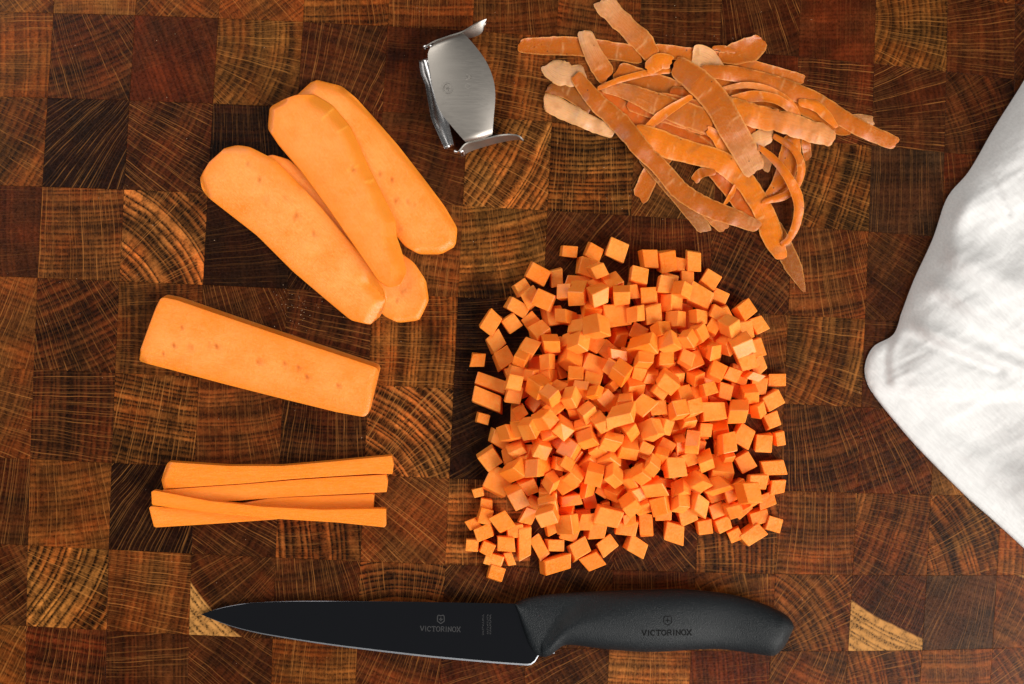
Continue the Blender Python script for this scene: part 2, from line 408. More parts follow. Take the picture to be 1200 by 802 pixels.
# ---------------------------------------------------------------- plank shaped things cut to an outline
def plank(name, outline, axis, base, thick, mat, parent=None, edge=1.5, bevel=None, flare=0.0, dimples=(), ticks=(), bumps=0.6,
          nu=70, nv=22, seed=1, smooth_pts=240, underside=None, skin_bevel=True, dome=0.0, wavy=0.0, rimw=10.0):
    """outline in photo pixels as seen on the top face; base(px,py) gives the underside height, thick the thickness (pixels).
    bevel=(polyline, width, drop): a facet falling away towards that polyline."""
    pp = np.array(list(outline) + [outline[0]], float)
    cl = np.concatenate([[0], np.cumsum(np.linalg.norm(np.diff(pp, axis=0), axis=1))])
    tt = np.linspace(0, cl[-1], smooth_pts, endpoint=False)
    li = np.stack([np.interp(tt, cl, pp[:, 0]), np.interp(tt, cl, pp[:, 1])], 1)
    for _ in range(2 if smooth_pts < 250 else 0): li = 0.5 * li + 0.25 * (np.roll(li, 1, 0) + np.roll(li, -1, 0))
    ol = li
    p0, p1 = np.array(axis[0], float), np.array(axis[1], float)
    a = (p1 - p0) / np.linalg.norm(p1 - p0); n = np.array([-a[1], a[0]])
    U = (ol - p0) @ a; V = (ol - p0) @ n
    u0, u1 = U.min(), U.max()
    k = np.linspace(0, 1, nu)
    k = 0.55 * k + 0.45 * (0.5 - 0.5 * np.cos(np.pi * k))
    us = u0 + 1e-3 + (u1 - u0 - 2e-3) * k
    lo = np.zeros(nu); hi = np.zeros(nu)
    Uc = np.append(U, U[0]); Vc = np.append(V, V[0])
    for i, u in enumerate(us):
        vs = []
        for j in range(len(U)):
            if (Uc[j] - u) * (Uc[j + 1] - u) <= 0 and abs(Uc[j + 1] - Uc[j]) > 1e-9:
                t = (u - Uc[j]) / (Uc[j + 1] - Uc[j]); vs.append(Vc[j] + t * (Vc[j + 1] - Vc[j]))
        lo[i], hi[i] = min(vs), max(vs)
    kv = np.linspace(0, 1, nv); kv = 0.6 * kv + 0.4 * (0.5 - 0.5 * np.cos(np.pi * kv))
    vv = lo[:, None] + (hi - lo)[:, None] * kv[None, :]
    X = p0[0] + us[:, None] * a[0] + vv * n[0]
    Y = p0[1] + us[:, None] * a[1] + vv * n[1]
    d = seg_dist(X, Y, ol, True)
    e = np.clip(edge - d, 0, edge)
    drop = edge - np.sqrt(np.maximum(edge ** 2 - e ** 2, 0))
    B = base(X, Y)
    Z = B + thick - drop
    if dome:
        Z += dome * (1 - (2 * kv[None, :] - 1) ** 2)
    Z += bumps * (0.5 * vnoise(X / 26, Y / 26, seed) + 0.28 * vnoise(X / 8, Y / 8, seed + 3)) * np.clip(d / 4, 0, 1)
    pit = np.zeros_like(Z); skin = np.clip((edge - d) / edge, 0, 1) * 0.5
    rim = np.exp(-d / (rimw * (1 + 0.35 * vnoise(X / 30, Y / 30, seed + 5))))
    for bv in ([bevel] if bevel and not isinstance(bevel, list) else (bevel or [])):
        bd = seg_dist(X, Y, bv[0])
        w = bv[1] * (1 + 0.16 * vnoise(X / 22, Y / 22, seed + 9))
        f = np.clip(1 - bd / w, 0, 1)
        Z -= bv[2] * f ** 1.3
        skin = np.maximum(skin, sstep(0.0, 0.6, f) * (bv[3] if len(bv) > 3 else 1.0))
    for (x, y, r) in dimples:
        g = np.exp(-((X - x) ** 2 + (Y - y) ** 2) / (r * 0.95) ** 2)
        Z -= g * 1.6; pit = np.maximum(pit, g)
    tick = np.zeros_like(Z)
    for (xa, ya, xb, yb, wt) in ticks:
        tick = np.maximum(tick, np.exp(-(seg_dist(X, Y, [(xa, ya), (xb, yb)]) / wt) ** 2))
    Z += tick * 0.4
    if wavy: Z += wavy * np.sin(us / 19.0 + seed)[:, None]
    c = ol.mean(0)
    pts = []
    for i in range(nu):
        for j in range(nv):
            pts.append(P(X[i, j], Y[i, j], max(Z[i, j], B[i, j] + 0.6)))
    for i in range(nu):
        for j in range(nv):
            top = pts[i * nv + j]
            bz = B[i, j] * S + 0.00008
            fx = fy = 0.0
            if underside is not None:
                fx, fy = underside
            w = 1.0 if not flare else (1 + flare * (2 * kv[j] - 1) ** 2 * 0)
            pts.append((top[0] + fx * S, top[1] + fy * S, min(bz, top[2] - 0.0001)))
    nt = nu * nv
    fs = []
    for i in range(nu - 1):
        for j in range(nv - 1):
            q = (i * nv + j, i * nv + j + 1, (i + 1) * nv + j + 1, (i + 1) * nv + j)
            fs.append(q); fs.append(tuple(nt + w for w in reversed(q)))
    ring = [(0, j) for j in range(nv)] + [(i, nv - 1) for i in range(1, nu)] + [(nu - 1, j) for j in range(nv - 2, -1, -1)] + [(i, 0) for i in range(nu - 2, 0, -1)]
    for q in range(len(ring)):
        i0 = ring[q][0] * nv + ring[q][1]; r2 = ring[(q + 1) % len(ring)]; i1 = r2[0] * nv + r2[1]
        fs.append((i1, i0, nt + i0, nt + i1))
    og = P(c[0], c[1], float(B.min()))
    o = mesh_obj(name, pts, fs, mat, parent, smooth=True, origin=og)
    me = o.data
    import bmesh
    bm = bmesh.new(); bm.from_mesh(me)
    bmesh.ops.recalc_face_normals(bm, faces=bm.faces)
    bm.to_mesh(me); bm.free()
    for nm, arr in (('pit', pit), ('skin', skin), ('rim', rim), ('tick', tick)):
        at = me.attributes.new(nm, 'FLOAT', 'POINT')
        at.data.foreach_set('value', np.concatenate([arr.ravel(), arr.ravel() * 0]).astype(np.float32))
    st = np.zeros((nu * nv * 2, 3), np.float32)
    st[:, 0] = np.tile(np.repeat(us / 40, nv), 2); st[:, 1] = np.tile((vv / 40).ravel(), 2)
    at = me.attributes.new('strip', 'FLOAT_VECTOR', 'POINT'); at.data.foreach_set('vector', st.ravel())
    me.set_sharp_from_angle(angle=math.radians(28))
    return o

def plane_z(pts):
    """Height plane through three (px, py, z)."""
    A = np.array([[p[0], p[1], 1.0] for p in pts]); z = np.array([p[2] for p in pts], float)
    k = np.linalg.solve(A, z)
    return lambda x, y: np.maximum(k[0] * np.asarray(x, float) + k[1] * np.asarray(y, float) + k[2], 0.0)

def zo(pts, ox, oy, s):
    return [(ox + x / s, oy + y / s) for x, y in pts]

# ---- four long slices (traced in a 2.36x enlargement whose corner is 140, 60)
z1 = lambda pts: zo(pts, 140, 60, 2.36)
def dim1(pts): return [(140 + x / 2.36, 60 + y / 2.36, r) for x, y, r in pts]
sliceB = plank('carrot_slice', z1([(390, 300), (420, 285), (470, 300), (520, 345), (600, 430), (690, 500), (760, 545), (815, 585), (848, 635), (856, 690), (830, 745), (772, 752), (735, 735), (660, 660), (560, 560), (450, 430), (400, 350)]),
      (z1([(400, 290)])[0], z1([(800, 740)])[0]), lambda x, y: 0 * x, 11.0, CARROT_SLICE, edge=0.9, seed=4,
      dimples=dim1([(783, 662, 2.2), (770, 690, 1.6), (745, 705, 1.8)]),
      bevel=(z1([(772, 752), (830, 747), (856, 690), (850, 635)]), 6, 4, .7))
tag(sliceB, 'carrot slice lying lowest of the four, its rounded tip showing beside the big slice', 'carrot slice', 'long carrot slices')
sliceA = plank('carrot_slice', z1([(222, 350), (245, 310), (285, 270), (325, 260), (360, 265), (430, 300), (500, 370), (560, 435), (630, 520), (690, 590), (735, 660), (740, 690), (725, 730), (697, 758), (640, 745), (580, 695), (480, 610), (380, 510), (290, 440), (245, 405), (228, 383)]),
      (z1([(260, 310)])[0], z1([(715, 720)])[0]), plane_z([(238, 205, 0), (390, 355, 0.5), (395, 260, 11.8)]), 10.0, CARROT_SLICE, edge=0.8, seed=7,
      dimples=dim1([(385, 358, 2.4), (404, 408, 2.6), (357, 310, 2), (460, 410, 2.2), (488, 458, 3), (540, 508, 2.4)]),
      bevel=[(z1([(280, 262), (360, 262), (430, 300), (500, 370)]), 9, 4, .5), (z1([(690, 640), (738, 690), (697, 758)]), 13, 6, .8), (z1([(222, 350), (240, 400)]), 6, 4, .5)])
tag(sliceA, 'big carrot slice lowest left of the pile of four, with small pits along its face', 'carrot slice', 'long carrot slices')
sliceD = plank('carrot_slice', z1([(470, 150), (490, 118), (540, 78), (615, 97), (655, 130), (700, 180), (770, 260), (840, 350), (900, 430), (935, 490), (930, 540), (890, 562), (830, 562), (790, 540), (740, 480), (660, 360), (560, 250), (500, 190)]),
      (z1([(550, 110)])[0], z1([(880, 540)])[0]), lambda x, y: 0 * x, 12.0, CARROT_SLICE, edge=0.9, seed=12,
      dimples=dim1([(722, 343, 2.2), (752, 356, 2.2), (765, 412, 3), (800, 418, 2.2), (812, 428, 1.8), (775, 490, 2)]),
      bevel=[(z1([(615, 97), (700, 180), (840, 350), (935, 490), (930, 540), (890, 562), (830, 562)]), 8, 6, .7), (z1([(490, 118), (540, 78), (615, 97)]), 11, 5, .6)])
tag(sliceD, 'carrot slice at the back right of the pile, partly under the topmost slice', 'carrot slice', 'long carrot slices')
sliceC = plank('carrot_slice', z1([(410, 215), (415, 155), (450, 135), (490, 120), (540, 120), (590, 150), (640, 210), (690, 320), (730, 400), (765, 470), (766, 510), (780, 550), (795, 610), (775, 650), (745, 655), (715, 635), (660, 555), (580, 440), (500, 330), (440, 260)]),
      (z1([(460, 150)])[0], z1([(765, 640)])[0]), plane_z([(320, 140, 15), (400, 115, 13.5), (460, 320, 23)]), 9.5, CARROT_SLICE, edge=0.8, seed=21,
      nu=150, nv=48, dimples=dim1([(645, 325, 3.0)]), ticks=[(140 + a / 2.36, 60 + b / 2.36, 140 + c / 2.36, 60 + d / 2.36, 1.3) for a, b, c, d in [(560, 188, 590, 160), (603, 224, 628, 210), (630, 330, 660, 318), (680, 362, 702, 358)]],
      bevel=[(z1([(545, 118), (592, 150), (642, 210), (692, 320), (732, 400), (767, 470), (768, 510), (797, 610)]), 19, 9, 1.0), (z1([(410, 215), (415, 155), (450, 135)]), 7, 4, .5)])
tag(sliceC, 'topmost carrot slice resting across the other slices, with a yellower right edge', 'carrot slice', 'long carrot slices')

# ---- the squared slab and the four sticks (traced in a 2.36x enlargement whose corner is 140, 320)
z2 = lambda pts: zo(pts, 140, 320, 2.36)
slab = plank('carrot_slab', z2([(52, 235), (58, 212), (80, 150), (105, 84), (112, 72), (122, 68), (160, 76), (300, 124), (450, 175), (600, 225), (700, 258), (713, 264), (716, 274), (702, 330), (688, 388), (682, 396), (672, 398), (600, 385), (450, 348), (300, 310), (150, 270), (80, 252), (58, 245)]),
      (z2([(80, 155)])[0], z2([(700, 330)])[0]), lambda x, y: 0 * x, 17.0, CARROT_SLICE, edge=0.8, seed=31, nu=80, smooth_pts=260, underside=(2.5, 4.0),
      dimples=[(140 + x / 2.36, 320 + y / 2.36, r) for x, y, r in [(150, 200, 2.6), (196, 207, 2.8), (250, 202, 2.0), (268, 203, 2.8), (122, 222, 2.0), (387, 245, 3.2), (456, 252, 2.4), (494, 263, 2.8), (519, 288, 3.0), (607, 311, 2.4), (172, 150, 0.9)]],
      bevel=[(z2([(52, 235), (60, 246)]), 8, 5, .6), (z2([(712, 268), (685, 395)]), 6, 1.5, .45)])
tag(slab, 'squared-off carrot slab with a row of small pits, lying alone', 'carrot slab')
def stick(outline, axis, base, thick, seed, under, label, **kw):
    o = plank('carrot_stick', z2(outline), (z2([axis[0]])[0], z2([axis[1]])[0]), base, thick, CARROT_STICK, edge=0.35, seed=seed, nu=80, nv=12,
              smooth_pts=260, underside=under, bumps=0.2, **kw)
    tag(o, label, 'carrot stick', 'carrot sticks')
    return o
stick([(82, 650), (84, 646), (92, 646), (250, 655), (420, 622), (560, 617), (700, 611), (704, 613), (705, 630), (705, 648), (702, 652), (640, 656), (430, 682), (260, 694), (100, 704), (95, 703), (88, 675)],
      ((88, 676), (705, 632)), lambda x, y: 0 * x, 11.0, 41, (0.5, 0.5), 'lowest carrot stick, darker, crossing under the bottom stick')
stick([(118, 594), (116, 572), (124, 548), (132, 526), (137, 523), (160, 525), (300, 534), (450, 534), (600, 521), (700, 511), (754, 506), (756, 508), (758, 530), (759, 554), (757, 556), (700, 556), (600, 562), (480, 570), (350, 582), (200, 592), (122, 597)],
      ((120, 562), (757, 530)), lambda x, y: 0 * x, 14.0, 43, (0.5, 1.0), 'carrot stick at the top of the four, with a slanted left end',
      bevel=[(z2([(117, 594), (117, 570), (135, 523)]), 4, 3, .5)])
stick([(120, 600), (200, 594), (350, 584), (480, 573), (600, 565), (738, 558), (741, 559), (742, 580), (742, 604), (740, 606), (600, 613), (450, 620), (330, 630), (200, 634), (150, 622), (122, 604)],
      ((130, 605), (742, 582)), lambda x, y: 0 * x, 12.5, 47, (0.5, 0.5), 'carrot stick second from the top, with a long tapering left end')
stick([(88, 606), (90, 603), (98, 602), (180, 618), (250, 631), (400, 647), (560, 655), (736, 652), (738, 654), (738, 680), (737, 702), (735, 704), (600, 690), (430, 680), (300, 668), (150, 650), (92, 642), (88, 638)],
      ((88, 622), (738, 680)), plane_z([(177, 583, 12.0), (453, 608, 11.4), (300, 560, 13)]), 11.0, 51, (0.5, 0.5), 'carrot stick at the bottom of the four, lying on another stick')

# ---------------------------------------------------------------- the diced carrot
DICE = """698.9 382.7 51.3 0.738 0.564 0.204 -0.308 20.6 24.8 23.4
728.8 486.4 65.3 0.889 -0.43 -0.153 0.031 29.9 20.3 15.4
864.7 482.2 30.9 0.73 0.286 0.576 0.232 23.9 23.2 20.9
753.9 405.3 46.8 0.848 0.417 -0.213 0.249 30.4 21.3 19.7
701.4 346.6 40.7 0.943 0.268 0.168 0.101 22.2 21.6 21.6
711.9 604.9 29.7 0.673 0.731 -0.096 -0.055 30.5 18.7 21
876.9 577.5 44.4 0.984 -0.065 0.166 0.023 21.7 23.8 20.8
834.2 482.7 33.7 0.988 -0.066 0.127 0.049 29.9 20.5 21.3
765.7 570.2 38.1 0.912 0.32 -0.181 0.183 24.9 21.5 17.5
604.5 551.5 30.8 0.825 0.289 -0.34 0.346 27.5 19.7 19.7
763.8 503.3 50.5 0.906 -0.141 -0.367 0.155 20.6 21.2 17.1
572.2 468.6 9.4 0.985 0 0 -0.174 36 18 18.8
583.5 564.7 9 0.97 0 0 -0.242 28 28 17.9
738.4 590.9 42.3 0.746 -0.463 0.448 -0.166 21.6 20.7 19.5
664.4 614.7 39.3 0.523 0.05 -0.85 0.044 23.3 21.6 22.6
855.1 382.7 39.5 0.9 0.264 0.274 0.213 17.1 21.6 19.6
727.3 436.5 53.6 0.79 0.36 0.486 0.096 21.3 17.7 19.6
631.2 547.7 36.2 0.655 0.604 0.337 -0.304 29.6 16.7 20.3
677.4 344.3 31.3 0.51 -0.398 -0.727 0.231 18.5 22.2 18.7
693.9 427.8 29.4 0.846 0.018 0.077 0.527 24 27.2 21.7
817.6 564.4 36.5 0.858 0.344 0.192 -0.329 18.4 18 18.4
869.1 404.6 42.3 0.954 0.23 0.032 0.189 23.4 18.2 18.7
696.4 556 47.3 0.12 0.072 0.936 0.322 18.8 21.4 16.8
631.3 453.4 47.4 0.503 0.768 -0.384 0.096 21.2 24.5 19
782.3 447 52.1 0.383 -0.51 -0.214 -0.74 22 21.2 17.8
784.3 401.5 49.5 0.879 -0.192 0.437 -0.02 19.9 17.1 20.9
839 569.1 31.4 0.905 -0.37 -0.194 0.079 28 19.2 11
720.4 369.6 29.5 0.998 0 0 0.06 30.1 25.2 21.5
820.2 349.3 23.2 0.977 -0 0 -0.215 29.7 20.2 19.1
658.3 501 51.9 0.784 -0.47 -0.347 0.21 16.8 20.4 21
736.5 525.1 45.5 0.707 -0.201 0.297 0.61 18.3 22.4 18.3
715.2 517.8 53 0.389 -0.892 0.222 0.061 20.7 20.1 12.4
575.8 449.6 6.4 0.982 0 0 -0.191 36 15 12.9
650.7 660.7 8.5 0.985 0 0 0.174 31 17 17.1
669.5 466.5 56.7 0.06 -0.508 -0.719 -0.471 18.5 15.8 17.7
719.2 556.9 48.8 0.307 0.854 -0.179 -0.38 20.6 19.1 13.2
678.2 402 42.9 0.804 0.396 -0.304 0.323 19.5 16.7 18
605.3 581.6 24.8 0.703 0.292 -0.645 0.06 19.3 21.5 19.2
637.8 491.8 59.2 0.498 -0.043 -0.579 -0.644 16.1 19.3 17.4
613.5 634 7 1 0 0 0.017 15 34 13.9
789.1 623.3 8.7 0.991 0 0 -0.131 23 22 17.4
754.3 475.4 53 0.89 -0.01 -0.084 0.448 24 20.8 10.2
629 321 9.7 0.976 0 0 -0.216 25 20 19.3
644.2 463.4 59.2 0.786 0.474 -0.388 -0.079 19 19.1 15.9
786.9 354.9 22 0.947 0.004 0.314 -0.061 20.1 19.6 18.7
797 590.1 29.5 0.948 -0.213 0.233 -0.033 18.1 16.7 16.5
668.3 525.3 46.5 0.921 -0.113 -0.236 -0.288 17.9 21.4 18.2
668.5 422 29.2 0.933 -0.281 0.08 -0.21 22 18.8 21.9
641.5 604.8 57.2 0.557 0.812 0.03 0.173 19.9 15.6 17.7
688 514.3 52.4 0.91 -0.337 -0.188 0.155 18.6 16.7 16.2
721.9 292.8 10.3 0.976 0 0 -0.216 22 22 20.7
574.3 537.2 9.9 0.954 0 0 0.301 22 22 19.8
728.1 346.3 42.4 0.959 0.279 -0.041 0.036 19 18.5 15.8
826.6 539.8 34.1 0.666 0.163 0.624 0.375 17.9 18.8 17.3
794 480.8 51.5 0.589 0.292 0.485 -0.577 16.8 18.6 18.1
790.1 548 45 0.992 0 0 0.124 21.5 22.4 19.5
879.7 626.4 7.5 0.954 0 0 0.301 28 17 15.1
817.4 591.5 26.2 0.816 -0.134 -0.555 -0.091 20.7 20.7 18.4
851.8 519 34.7 0.094 0.68 0.714 -0.139 23.3 16.5 15.9
620.2 502.1 52 0.789 -0.467 -0.379 -0.126 18.3 16.7 19.7
773.4 592.1 28 0.639 0.515 0.484 -0.302 19.3 18.9 20.6
811.8 518.5 42.9 0.226 0.597 0.089 0.765 16.9 19.3 15.8
905.2 548.2 7.4 1 0 0 0 27 17 14.8
672.6 558.6 44 0.829 -0.148 0.412 0.348 19.9 17.6 17
636.9 351.7 24.4 0.991 -0.01 -0.003 -0.131 22.8 19.8 12.1
779.7 306.6 8.4 1 0 0 0.017 19 24 16.7
575 377.6 9.1 0.97 0 0 -0.242 18 25 18.2
645.6 402.7 31.7 0.926 0.376 0.011 0.028 18.6 18.8 15.9
632.8 390.1 20.4 0.755 0.444 -0.458 -0.152 17.6 18.4 20.5
588.2 612 10.2 0.954 0 0 0.301 20 22 20.4
618.5 409 24.5 0.94 -0.26 -0.1 -0.197 19.6 18.9 17.9
742.7 454.5 37.2 0.938 0.304 0.159 -0.055 22.2 22.7 20
799.3 339.7 36.2 0.928 -0.032 0.332 -0.168 17 16.8 16.8
678 643.4 9 0.966 0 0 0.259 22 20 18.1
838.6 436 35.6 0.954 -0.188 0.032 -0.23 17.9 18.7 19.6
744 640 8.5 0.976 0 0 -0.216 23 19 17.1
869.7 510.5 11.4 0.958 -0 0 -0.288 21.1 23.5 22.8
791.2 374.8 30.2 0.914 -0.038 -0.401 -0.048 19.4 19.4 15.1
744.6 368.1 42.5 0.925 0.017 -0.375 0.053 16.4 18.6 16.1
725.7 394.8 22.9 0.154 -0.972 0.071 0.161 16.3 16.7 18
694.6 657.2 8.7 0.954 0 0 0.301 21 20 17.3
757 616.2 7.4 1 0 0 0.026 17 25 14.9
703.5 494.7 59.2 0.871 -0.373 -0.049 0.316 16.1 17.9 16.3
843.9 550.4 17 0.654 0.251 -0.661 -0.27 27.1 20.8 25.6
798.7 463.7 39.9 0.854 -0.084 -0.471 0.205 17.4 18.2 19.5
903.6 470 10.5 0.961 0 0 0.276 22 20 21
663.5 372.4 25.6 0.935 -0.055 0.347 -0.035 19.8 16.5 16.2
645.4 564.3 40 0.343 0.845 0.216 -0.347 17.2 16.4 13.3
634.5 526.6 43.7 0.429 -0.348 0.705 -0.445 17.6 14.6 16.9
877.7 462.2 24.7 0.132 -0.001 0.901 -0.413 18.4 15.3 17.1
748.3 323.7 23.4 0.696 0.003 0.712 -0.096 16.8 17.9 20.1
893.6 519 10.4 0.999 0 0 0.044 20 20 20.9
709.2 468.9 48.8 0.195 0.39 -0.891 -0.125 19.3 22.5 11.6
797.7 572.5 25.7 0.431 0.568 -0.679 -0.173 18.1 17.7 17.5
873.5 420.3 31.8 0.843 -0.507 -0.132 0.122 20 22.2 20.2
590.2 420.7 10.1 0.966 0 0 0.259 20 20 20.2
751.5 555.5 47.9 0.268 -0.843 -0.393 -0.251 16.2 17.4 18.7
759.9 348.2 24.4 0.998 -0.009 0.02 0.059 19.5 19.6 17.2
632.9 641.8 6.1 0.966 0 0 0.259 14 28 12.1
688 484 55.4 0.882 0.362 0.21 0.216 17.6 18.7 14.5
641.4 424.5 32.3 0.324 0.349 -0.558 0.679 15.2 14.8 17.8
836.2 412.1 39.3 0.921 0.15 0.361 -0.017 18.7 16.1 11.1
764.4 545 52.6 0.346 -0.873 0.341 -0.042 15.3 15.6 16.7
754.5 422.2 54 0.95 -0.289 0.057 -0.099 17.9 15.5 14.2
871.4 541.5 10 0.975 0 0 0.223 18.3 21.1 20
736.4 500.8 53.5 0.885 -0.359 0.015 0.297 17.5 21.3 20.4
711.7 639.3 8.2 0.954 0 0 0.301 21 18 16.5
763.2 369.1 27.9 0.998 -0.01 0.017 0.06 19.7 22.7 23.5
815.3 442.8 33.6 0.711 -0.015 0.35 -0.609 14.7 15.9 15.1
806.4 397.5 50.2 0.814 -0.298 0.253 -0.429 15.8 17.7 13.1
779.8 334 24.2 0.696 -0.716 0.053 -0.032 19.2 19.2 20.1
812 306 8.1 1 0 0 0.017 17 22 16.2
605.9 359.8 7.3 0.966 0 0 -0.259 25 15 14.6
581 401 8.2 0.966 0 0 0.259 19 19 16.5
760 304 8.8 1 0 0 0.017 18 20 17.5
832 328 8.2 0.966 0 0 -0.259 19 19 16.4
593 637.5 8 1 0 0 0.017 20 18 16.1
871.7 363.7 9.7 0.954 0 0 0.301 19 19 19.4
619.1 568.5 25.4 0.725 -0.274 -0.464 -0.428 15.8 17.6 18
674.3 443.4 43.5 0.31 -0.67 -0.311 0.598 16.8 18.3 17.4
778.4 422.7 40.5 0.573 -0.817 0 0.064 16.7 17.9 14.6
817.4 392.6 36.4 0.895 -0.011 0.354 0.27 16.9 19.7 19.5
774.7 387.1 41.6 0.866 -0.148 -0.454 0.149 15 16.7 19.1
721 576.9 29.4 0.829 -0.356 0.104 0.419 16.9 16.3 16.3
717 334.5 24.7 0.676 -0.098 -0.619 0.388 20.3 20.2 20.1
605.1 526.1 27.8 0.702 -0.189 -0.466 -0.504 16.7 18.9 9.6
602 449 46.6 0.078 0.06 0.745 0.66 17.5 18.9 16.6
697.2 459.6 59.5 0.872 -0.358 -0.332 -0.027 13.2 16.5 12.5
888 480.4 22.4 0.09 0.517 0.173 -0.834 15.9 16.5 13.6
818.1 371.8 29.2 0.968 -0.038 0.245 -0.043 15.4 15.6 14.8
595.4 508 28.1 0.916 -0.033 -0.393 0.071 17.8 17.2 16.9
829.3 456.3 42.2 0.523 0.579 -0.333 0.529 19.7 16.1 14.2
598.8 378.8 7.8 0.954 0 0 0.301 18 18 15.6
699.9 317.6 28.3 0.73 -0.652 -0.065 0.196 15.7 19.1 15.2
610.5 420.7 36 0.621 -0.401 -0.669 0.084 13.4 14.4 14.5
812 478.3 47.5 0.787 0.017 -0.608 0.102 14.9 16.5 17.9
687.9 313.9 9.4 0.985 0 0 -0.174 22 20 18.9
844 503.3 20.1 0.928 0.367 0.021 0.052 19.4 15.2 15.7
642.9 594.5 44.6 0.974 0.186 -0.091 0.091 20 21.9 15.7
803.9 420.5 44.7 0.457 0.361 -0.636 -0.507 15.4 15.8 16.1
688.7 573.9 30.5 0.437 -0.111 -0.892 -0.025 18.8 18.9 9.8
887 381 8.1 0.966 0 0 0.259 17 19 16.2
887.7 604.8 6.6 0.996 0 0 0.087 21 15 13.1
910.5 445.4 6.6 1 0 0 0.026 22 14 13.2
839.5 597 9 0.695 0.695 0.129 0.129 17.5 17.9 17.3
567.7 624 7.6 0.985 0 0 0.174 20 15 15.3
848.1 458.2 25.8 0.989 -0.009 0.022 -0.145 15.8 18.2 15.5
713.8 537.4 39.5 0.858 0.281 -0.239 0.357 19.2 16.8 18.7
686.3 611.6 25.6 0.997 0.002 -0.026 -0.076 17.1 18.8 13.8
694.4 295.7 8.2 0.985 0 0 -0.174 17 17 16.4
825 616.8 8.6 0.999 0 0 0.044 17 17 17.2
581.3 671.8 7.6 0.991 0 0 -0.131 18 16 15.1
845.6 614 7.7 0.976 0 0 0.216 18 16 15.4
648.7 370 9.3 0.998 -0 0 0.06 20.3 23.1 18.5
909.9 571 8.3 1 0 0 0 18 17 16.6
601.9 462.3 27 0.7 0.71 -0.064 -0.041 18.5 20.8 20
627.2 472.2 16.5 0.737 0.526 0.21 0.368 19.5 19.9 17.9
666.7 585.1 27.6 0.426 0.563 -0.476 0.524 23.6 22.7 10.7
724.1 415.1 43.4 0.983 0.076 0.132 -0.105 21.8 10.9 11.6
897.6 587 7.7 0.991 0 0 0.131 20 17 15.4
797.2 521.1 29 0.961 0.261 0.025 0.09 13.3 17.9 16.4
852.2 402.6 25.9 0.818 -0.367 -0.356 -0.264 18.5 20 18.4
905.8 614.4 8 0.991 0 0 -0.131 17 16 15.9
804 490.5 34.4 0.942 -0.3 0.102 0.113 17.4 19.7 16.3
622.6 348.7 9 0.954 0 0 0.301 20 19 18.1
568.4 604.6 7.5 0.985 0 0 -0.174 15 18 15
618.2 605.7 8.4 0.603 0.603 0.369 0.369 17.7 16.9 14.8
661.8 342.3 23.6 0.981 -0.026 -0.19 -0.041 16.1 17.7 19.5
771.9 478 41.9 0.598 -0.048 -0.071 0.797 15.6 18.8 16.9
861.1 574.9 21 0.686 0.686 0.172 0.172 28.2 20.2 17.5
903 493 8.1 0.996 0 0 0.087 16 17 16.2
737.6 561.3 36.3 0.899 0.334 -0.201 0.202 14.8 17.1 15.5
693.9 448.3 44.5 0.678 0.212 -0.392 0.584 16.2 18.9 16.5
579.4 656.2 6.7 0.991 0 0 -0.131 21 13 13.4
857.1 439.2 29.7 0.579 -0.405 0.579 0.405 16.8 16.7 15.1
809.9 424.2 28 0.768 0.611 0.153 0.119 22.3 18.3 18.9
748.7 434.6 42 0.95 0.29 -0.008 -0.114 15.3 16.9 19.2
733 615.4 9.5 0.996 0 0 -0.087 24 19 19
762.6 441 43.6 0.882 -0.457 0.074 -0.088 14.4 12.1 13.9
697.9 620.3 9.4 1 0 0 0 20 18 18.8
840.1 367.9 27.9 0.869 -0 0 0.495 15.4 18 18.3
684.6 502.4 42.2 0.906 0.408 -0.038 0.109 21.7 22.7 12.2
559.3 421.8 7.4 0.998 0 0 -0.07 15 16 14.8
804.7 603.8 8 0.976 0 0 0.216 20 18 15.9
663.9 567 30.8 0.383 0.212 -0.874 0.212 18.5 19.6 18.3
807.4 538.5 32.9 0.56 -0.434 -0.584 -0.396 12.4 16 14.3
664.1 543.3 54.2 0.659 -0.688 0.253 -0.167 14.3 17.1 13.5
790.7 441.9 28.7 0.822 -0.51 0.217 0.128 18.1 20.9 18.1
651.7 325.5 6.2 1 0 0 0 13 20 12.4
886.7 564.5 20.6 0.998 0 -0 -0.068 20.7 16.9 18.1
584.9 515.3 8.1 0.966 0 0 -0.259 22 16 16.3
609.1 482.7 25.4 0.677 0.677 0.205 0.205 15.4 15.5 14.6
650.5 639 6.3 1 0 0 0 20 13 12.7
712.4 411.6 27.2 0.736 0.185 0.621 -0.197 20.5 17.8 17.5
749.5 389.8 26.7 0.02 -0.859 -0.51 0.046 17.6 19.2 15.6
611.4 337 6.7 0.954 0 0 0.301 16 15 13.3
570.6 642.3 7.8 0.985 0 0 -0.174 15 15 15.6
775.7 499.7 37.4 0.903 -0.027 -0.41 -0.123 20.5 17.9 16.1
843 349 6.6 0.966 0 0 -0.259 18 14 13.2
858 597.9 27.7 0.698 0.115 -0.698 0.115 23.9 13.8 16.2
889.5 450.6 8.6 0.998 0 0 -0.07 19 20 17.2
694.4 544.3 31.6 0.438 0.415 -0.793 0.083 19.7 24.5 21.1
699.7 523.6 40.2 0.07 -0.715 0.494 -0.49 18 16.2 16.6
665.9 295.4 6.1 1 0 0 0 17 13 12.2
681.9 457.8 50 0.892 0.431 -0.133 -0.007 16.5 19.8 9.8
554 638.7 6.5 1 0 0 0 16 14 13
696 402.6 28.2 0.693 0.668 -0.199 -0.183 17.3 18.7 20.1
682.1 385.7 36.3 0.813 0.427 -0.297 0.263 20.5 18.5 16.6
649 478.7 43.4 0.917 -0.149 -0.03 -0.368 17.2 22.2 20.1
